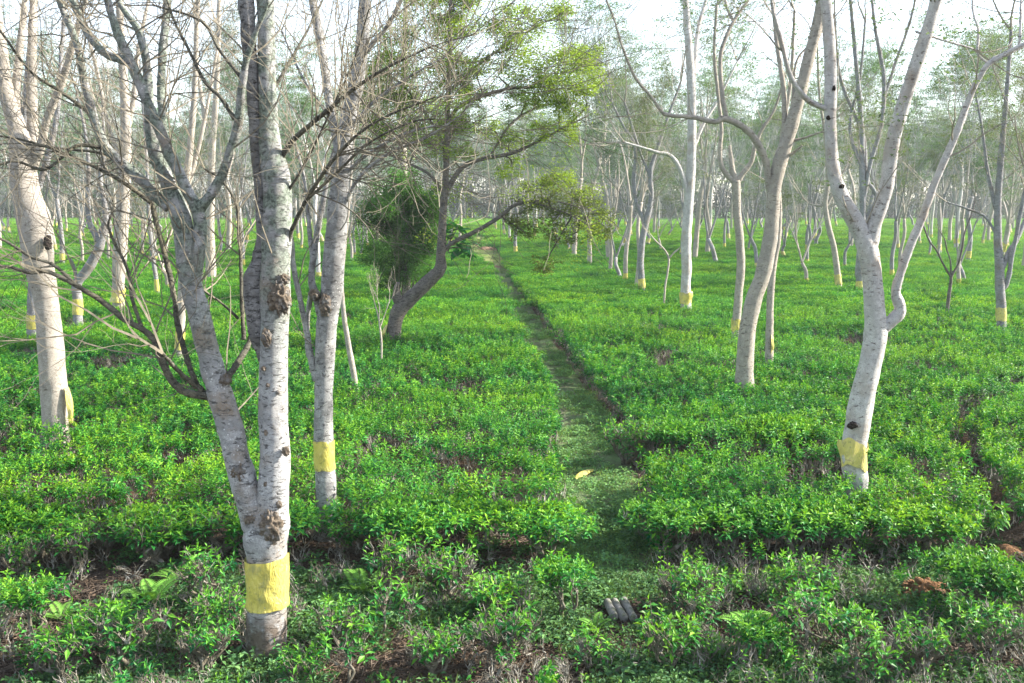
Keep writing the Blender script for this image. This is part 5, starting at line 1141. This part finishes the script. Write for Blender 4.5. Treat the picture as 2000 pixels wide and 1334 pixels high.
# three weathered poles lying side by side
def poles():
    rng = np.random.default_rng(8)
    for i, ((x0, y0, x1, y1), lb) in enumerate([((1186, 1178, 1200, 1209), 'leftmost of three short grey poles lying side by side on the path'), ((1200, 1176, 1219, 1210), 'middle one of three short grey poles lying side by side'), ((1218, 1174, 1238, 1211), 'rightmost and longest of three short grey poles lying side by side')]):
        a, b = atZ(x0, y0, .06), atZ(x1, y1, .06); loc = (a + b) / 2
        loc[2] = float(gz(loc[0], loc[1])) + .045
        d = (b - a) / 2; s = np.array([-1, -.97, -.6, -.25, .1, .45, .8, .97, 1]); P = d * s[:, None] + np.array([0, 0, .004]) * np.sin(s * 3)[:, None]
        R = .04 * np.array([.8, 1, 1.02, .97, 1.03, .98, 1.02, 1, .78]); Pc, Rc = P, R
        mb = MB(); tube(mb, Pc, Rc, 16, 0, .06, i)
        o = mb.build('wooden_pole', [M_POLE]); o.location = loc; tag(o, lb, 'pole', 'three grey poles')
poles()
def scrap():
    rng = np.random.default_rng(9); a, b = atZ(1124, 934, .07), atZ(1160, 917, .07); loc = (a + b) / 2
    loc[2] = float(gz(loc[0], loc[1])) + .05
    mb = flap_mesh(rng, a - loc, b - loc, (0, -.2, 1), .05, .05); o = mb.build('plastic_scrap', [M_BAND]); o.location = (loc[0], loc[1], loc[2]); tag(o, 'crumpled strip of yellow plastic dropped on the path', 'plastic scrap')
scrap()
def soil_heap(px, py, rx, ry, h, lb, seed, clods=40, mat=M_SOIL):
    rng = np.random.default_rng(seed); p = atZ(px, py, 0); mb = MB(); n, k = 15, 36
    r = np.linspace(0, 1, n)[:, None]; a = np.linspace(0, 6.2832, k, endpoint=False)[None]
    X, Y = r * np.cos(a) * rx * (1 + .25 * (vn(np.cos(a) * 2 + 9, np.sin(a) * 2 + seed, 3) - .5)), r * np.sin(a) * ry
    Z = h * (np.cos(r * np.pi) * .5 + .5) * (.6 + .8 * vn(X / rx * 3 + seed, Y / ry * 3, seed)) + .05 * h / .25 * (vn(X * 14, Y * 14, seed + 1) - .5) * (1 - r) - .06 * r
    i = np.arange(n - 1)[:, None] * k; j = np.arange(k)[None]; j2 = (j + 1) % k
    mb.add(np.stack([X, Y, Z], -1).reshape(-1, 3), np.stack([i + j, i + k + j, i + k + j2, i + j2], -1).reshape(-1, 4))
    for c in range(clods):
        rr, aa = math.sqrt(rng.random()) * .95, rng.uniform(0, 6.28); s = rng.uniform(.015, .05) * (rx / .4) ** .5
        c0 = np.array([rr * math.cos(aa) * rx, rr * math.sin(aa) * ry, h * (math.cos(rr * math.pi) * .5 + .5) * .9 + .0])
        V = norm(np.array([[x, y, z] for x in (-1, 0, 1) for y in (-1, 0, 1) for z in (-1, 0, 1) if (x, y, z) != (0, 0, 0)], float)) * s * rng.uniform(.75, 1.2, (26, 1))
        import itertools
        idx = {t: n_ for n_, t in enumerate([(x, y, z) for x in (-1, 0, 1) for y in (-1, 0, 1) for z in (-1, 0, 1) if (x, y, z) != (0, 0, 0)])}
        fs = []
        for ax in range(3):
            for sg in (-1, 1):
                o1, o2 = [q for q in range(3) if q != ax]
                for u in (-1, 0):
                    for v in (-1, 0):
                        q4 = []
                        for (du, dv) in ((0, 0), (1, 0), (1, 1), (0, 1)):
                            t = [0, 0, 0]; t[ax] = sg; t[o1] = u + du; t[o2] = v + dv; q4.append(idx[tuple(t)])
                        fs.append(q4)
        mb.add(V * (1, 1, .8) + c0, np.array(fs))
    o = mb.build('soil_heap', [mat], smooth=False); o.location = (p[0], p[1], float(gz(p[0], p[1]))); return tag(o, lb, 'soil heap')
soil_heap(1805, 1165, .44, .30, .19, 'mound of dug orange soil in front of the broad bright bush', 21)
soil_heap(1968, 1065, .6, .45, .2, 'orange earth bank at the right edge behind the broad bright bush', 22, 30)
soil_heap(1868, 905, .36, .4, .1, 'patch of red brown earth in the drain gap right of the hollowed whitish trunk', 23, 24)
soil_heap(20, 985, .4, .3, .42, 'orange earth showing through the tea at the left edge', 24, 24)
soil_heap(322, 925, .22, .16, .45, 'small orange earth patch showing through the left tea block', 28, 14)
M_PALESOIL = plain('pale_red_earth', (.30, .19, .12), (.22, .14, .09), 7, .95, 1., .05)
soil_heap(968, 523, 1.0, 1.2, .12, 'nearest flat heap of red earth across the end of the narrow path', 25, 14, M_PALESOIL)
soil_heap(955, 488, 1.6, 2.0, .3, 'second flat heap of red earth on the far grassy lane', 26, 20, M_PALESOIL)
soil_heap(945, 478, 1.7, 2.4, .3, 'farthest flat heap of red earth on the far grassy lane', 27, 20, M_PALESOIL)

# ------------------------------------------------------------------ the hazy air
def haze():
    m, t, out = newmat('hazy_air')
    v = nd(t, 'ShaderNodeVolumePrincipled'); v.inputs['Color'].default_value = (.86, .93, 1, 1); v.inputs['Density'].default_value = .00045; v.inputs['Anisotropy'].default_value = .2
    t.links.new(v.outputs[0], out.inputs['Volume'])
    x, y0, y1, z0, z1 = 260, -40, 330, -1.4, 24
    V = [(a, b, c) for c in (z0, z1) for b in (y0, y1) for a in (-x, x)]
    mb = MB(); mb.add(V, np.array([[0, 2, 3, 1], [4, 5, 7, 6], [0, 1, 5, 4], [2, 6, 7, 3], [0, 4, 6, 2], [1, 3, 7, 5]]))
    return tag(mb.build('haze', [m], smooth=False), 'thin pale haze hanging in the air', 'haze', kind='stuff')
haze()
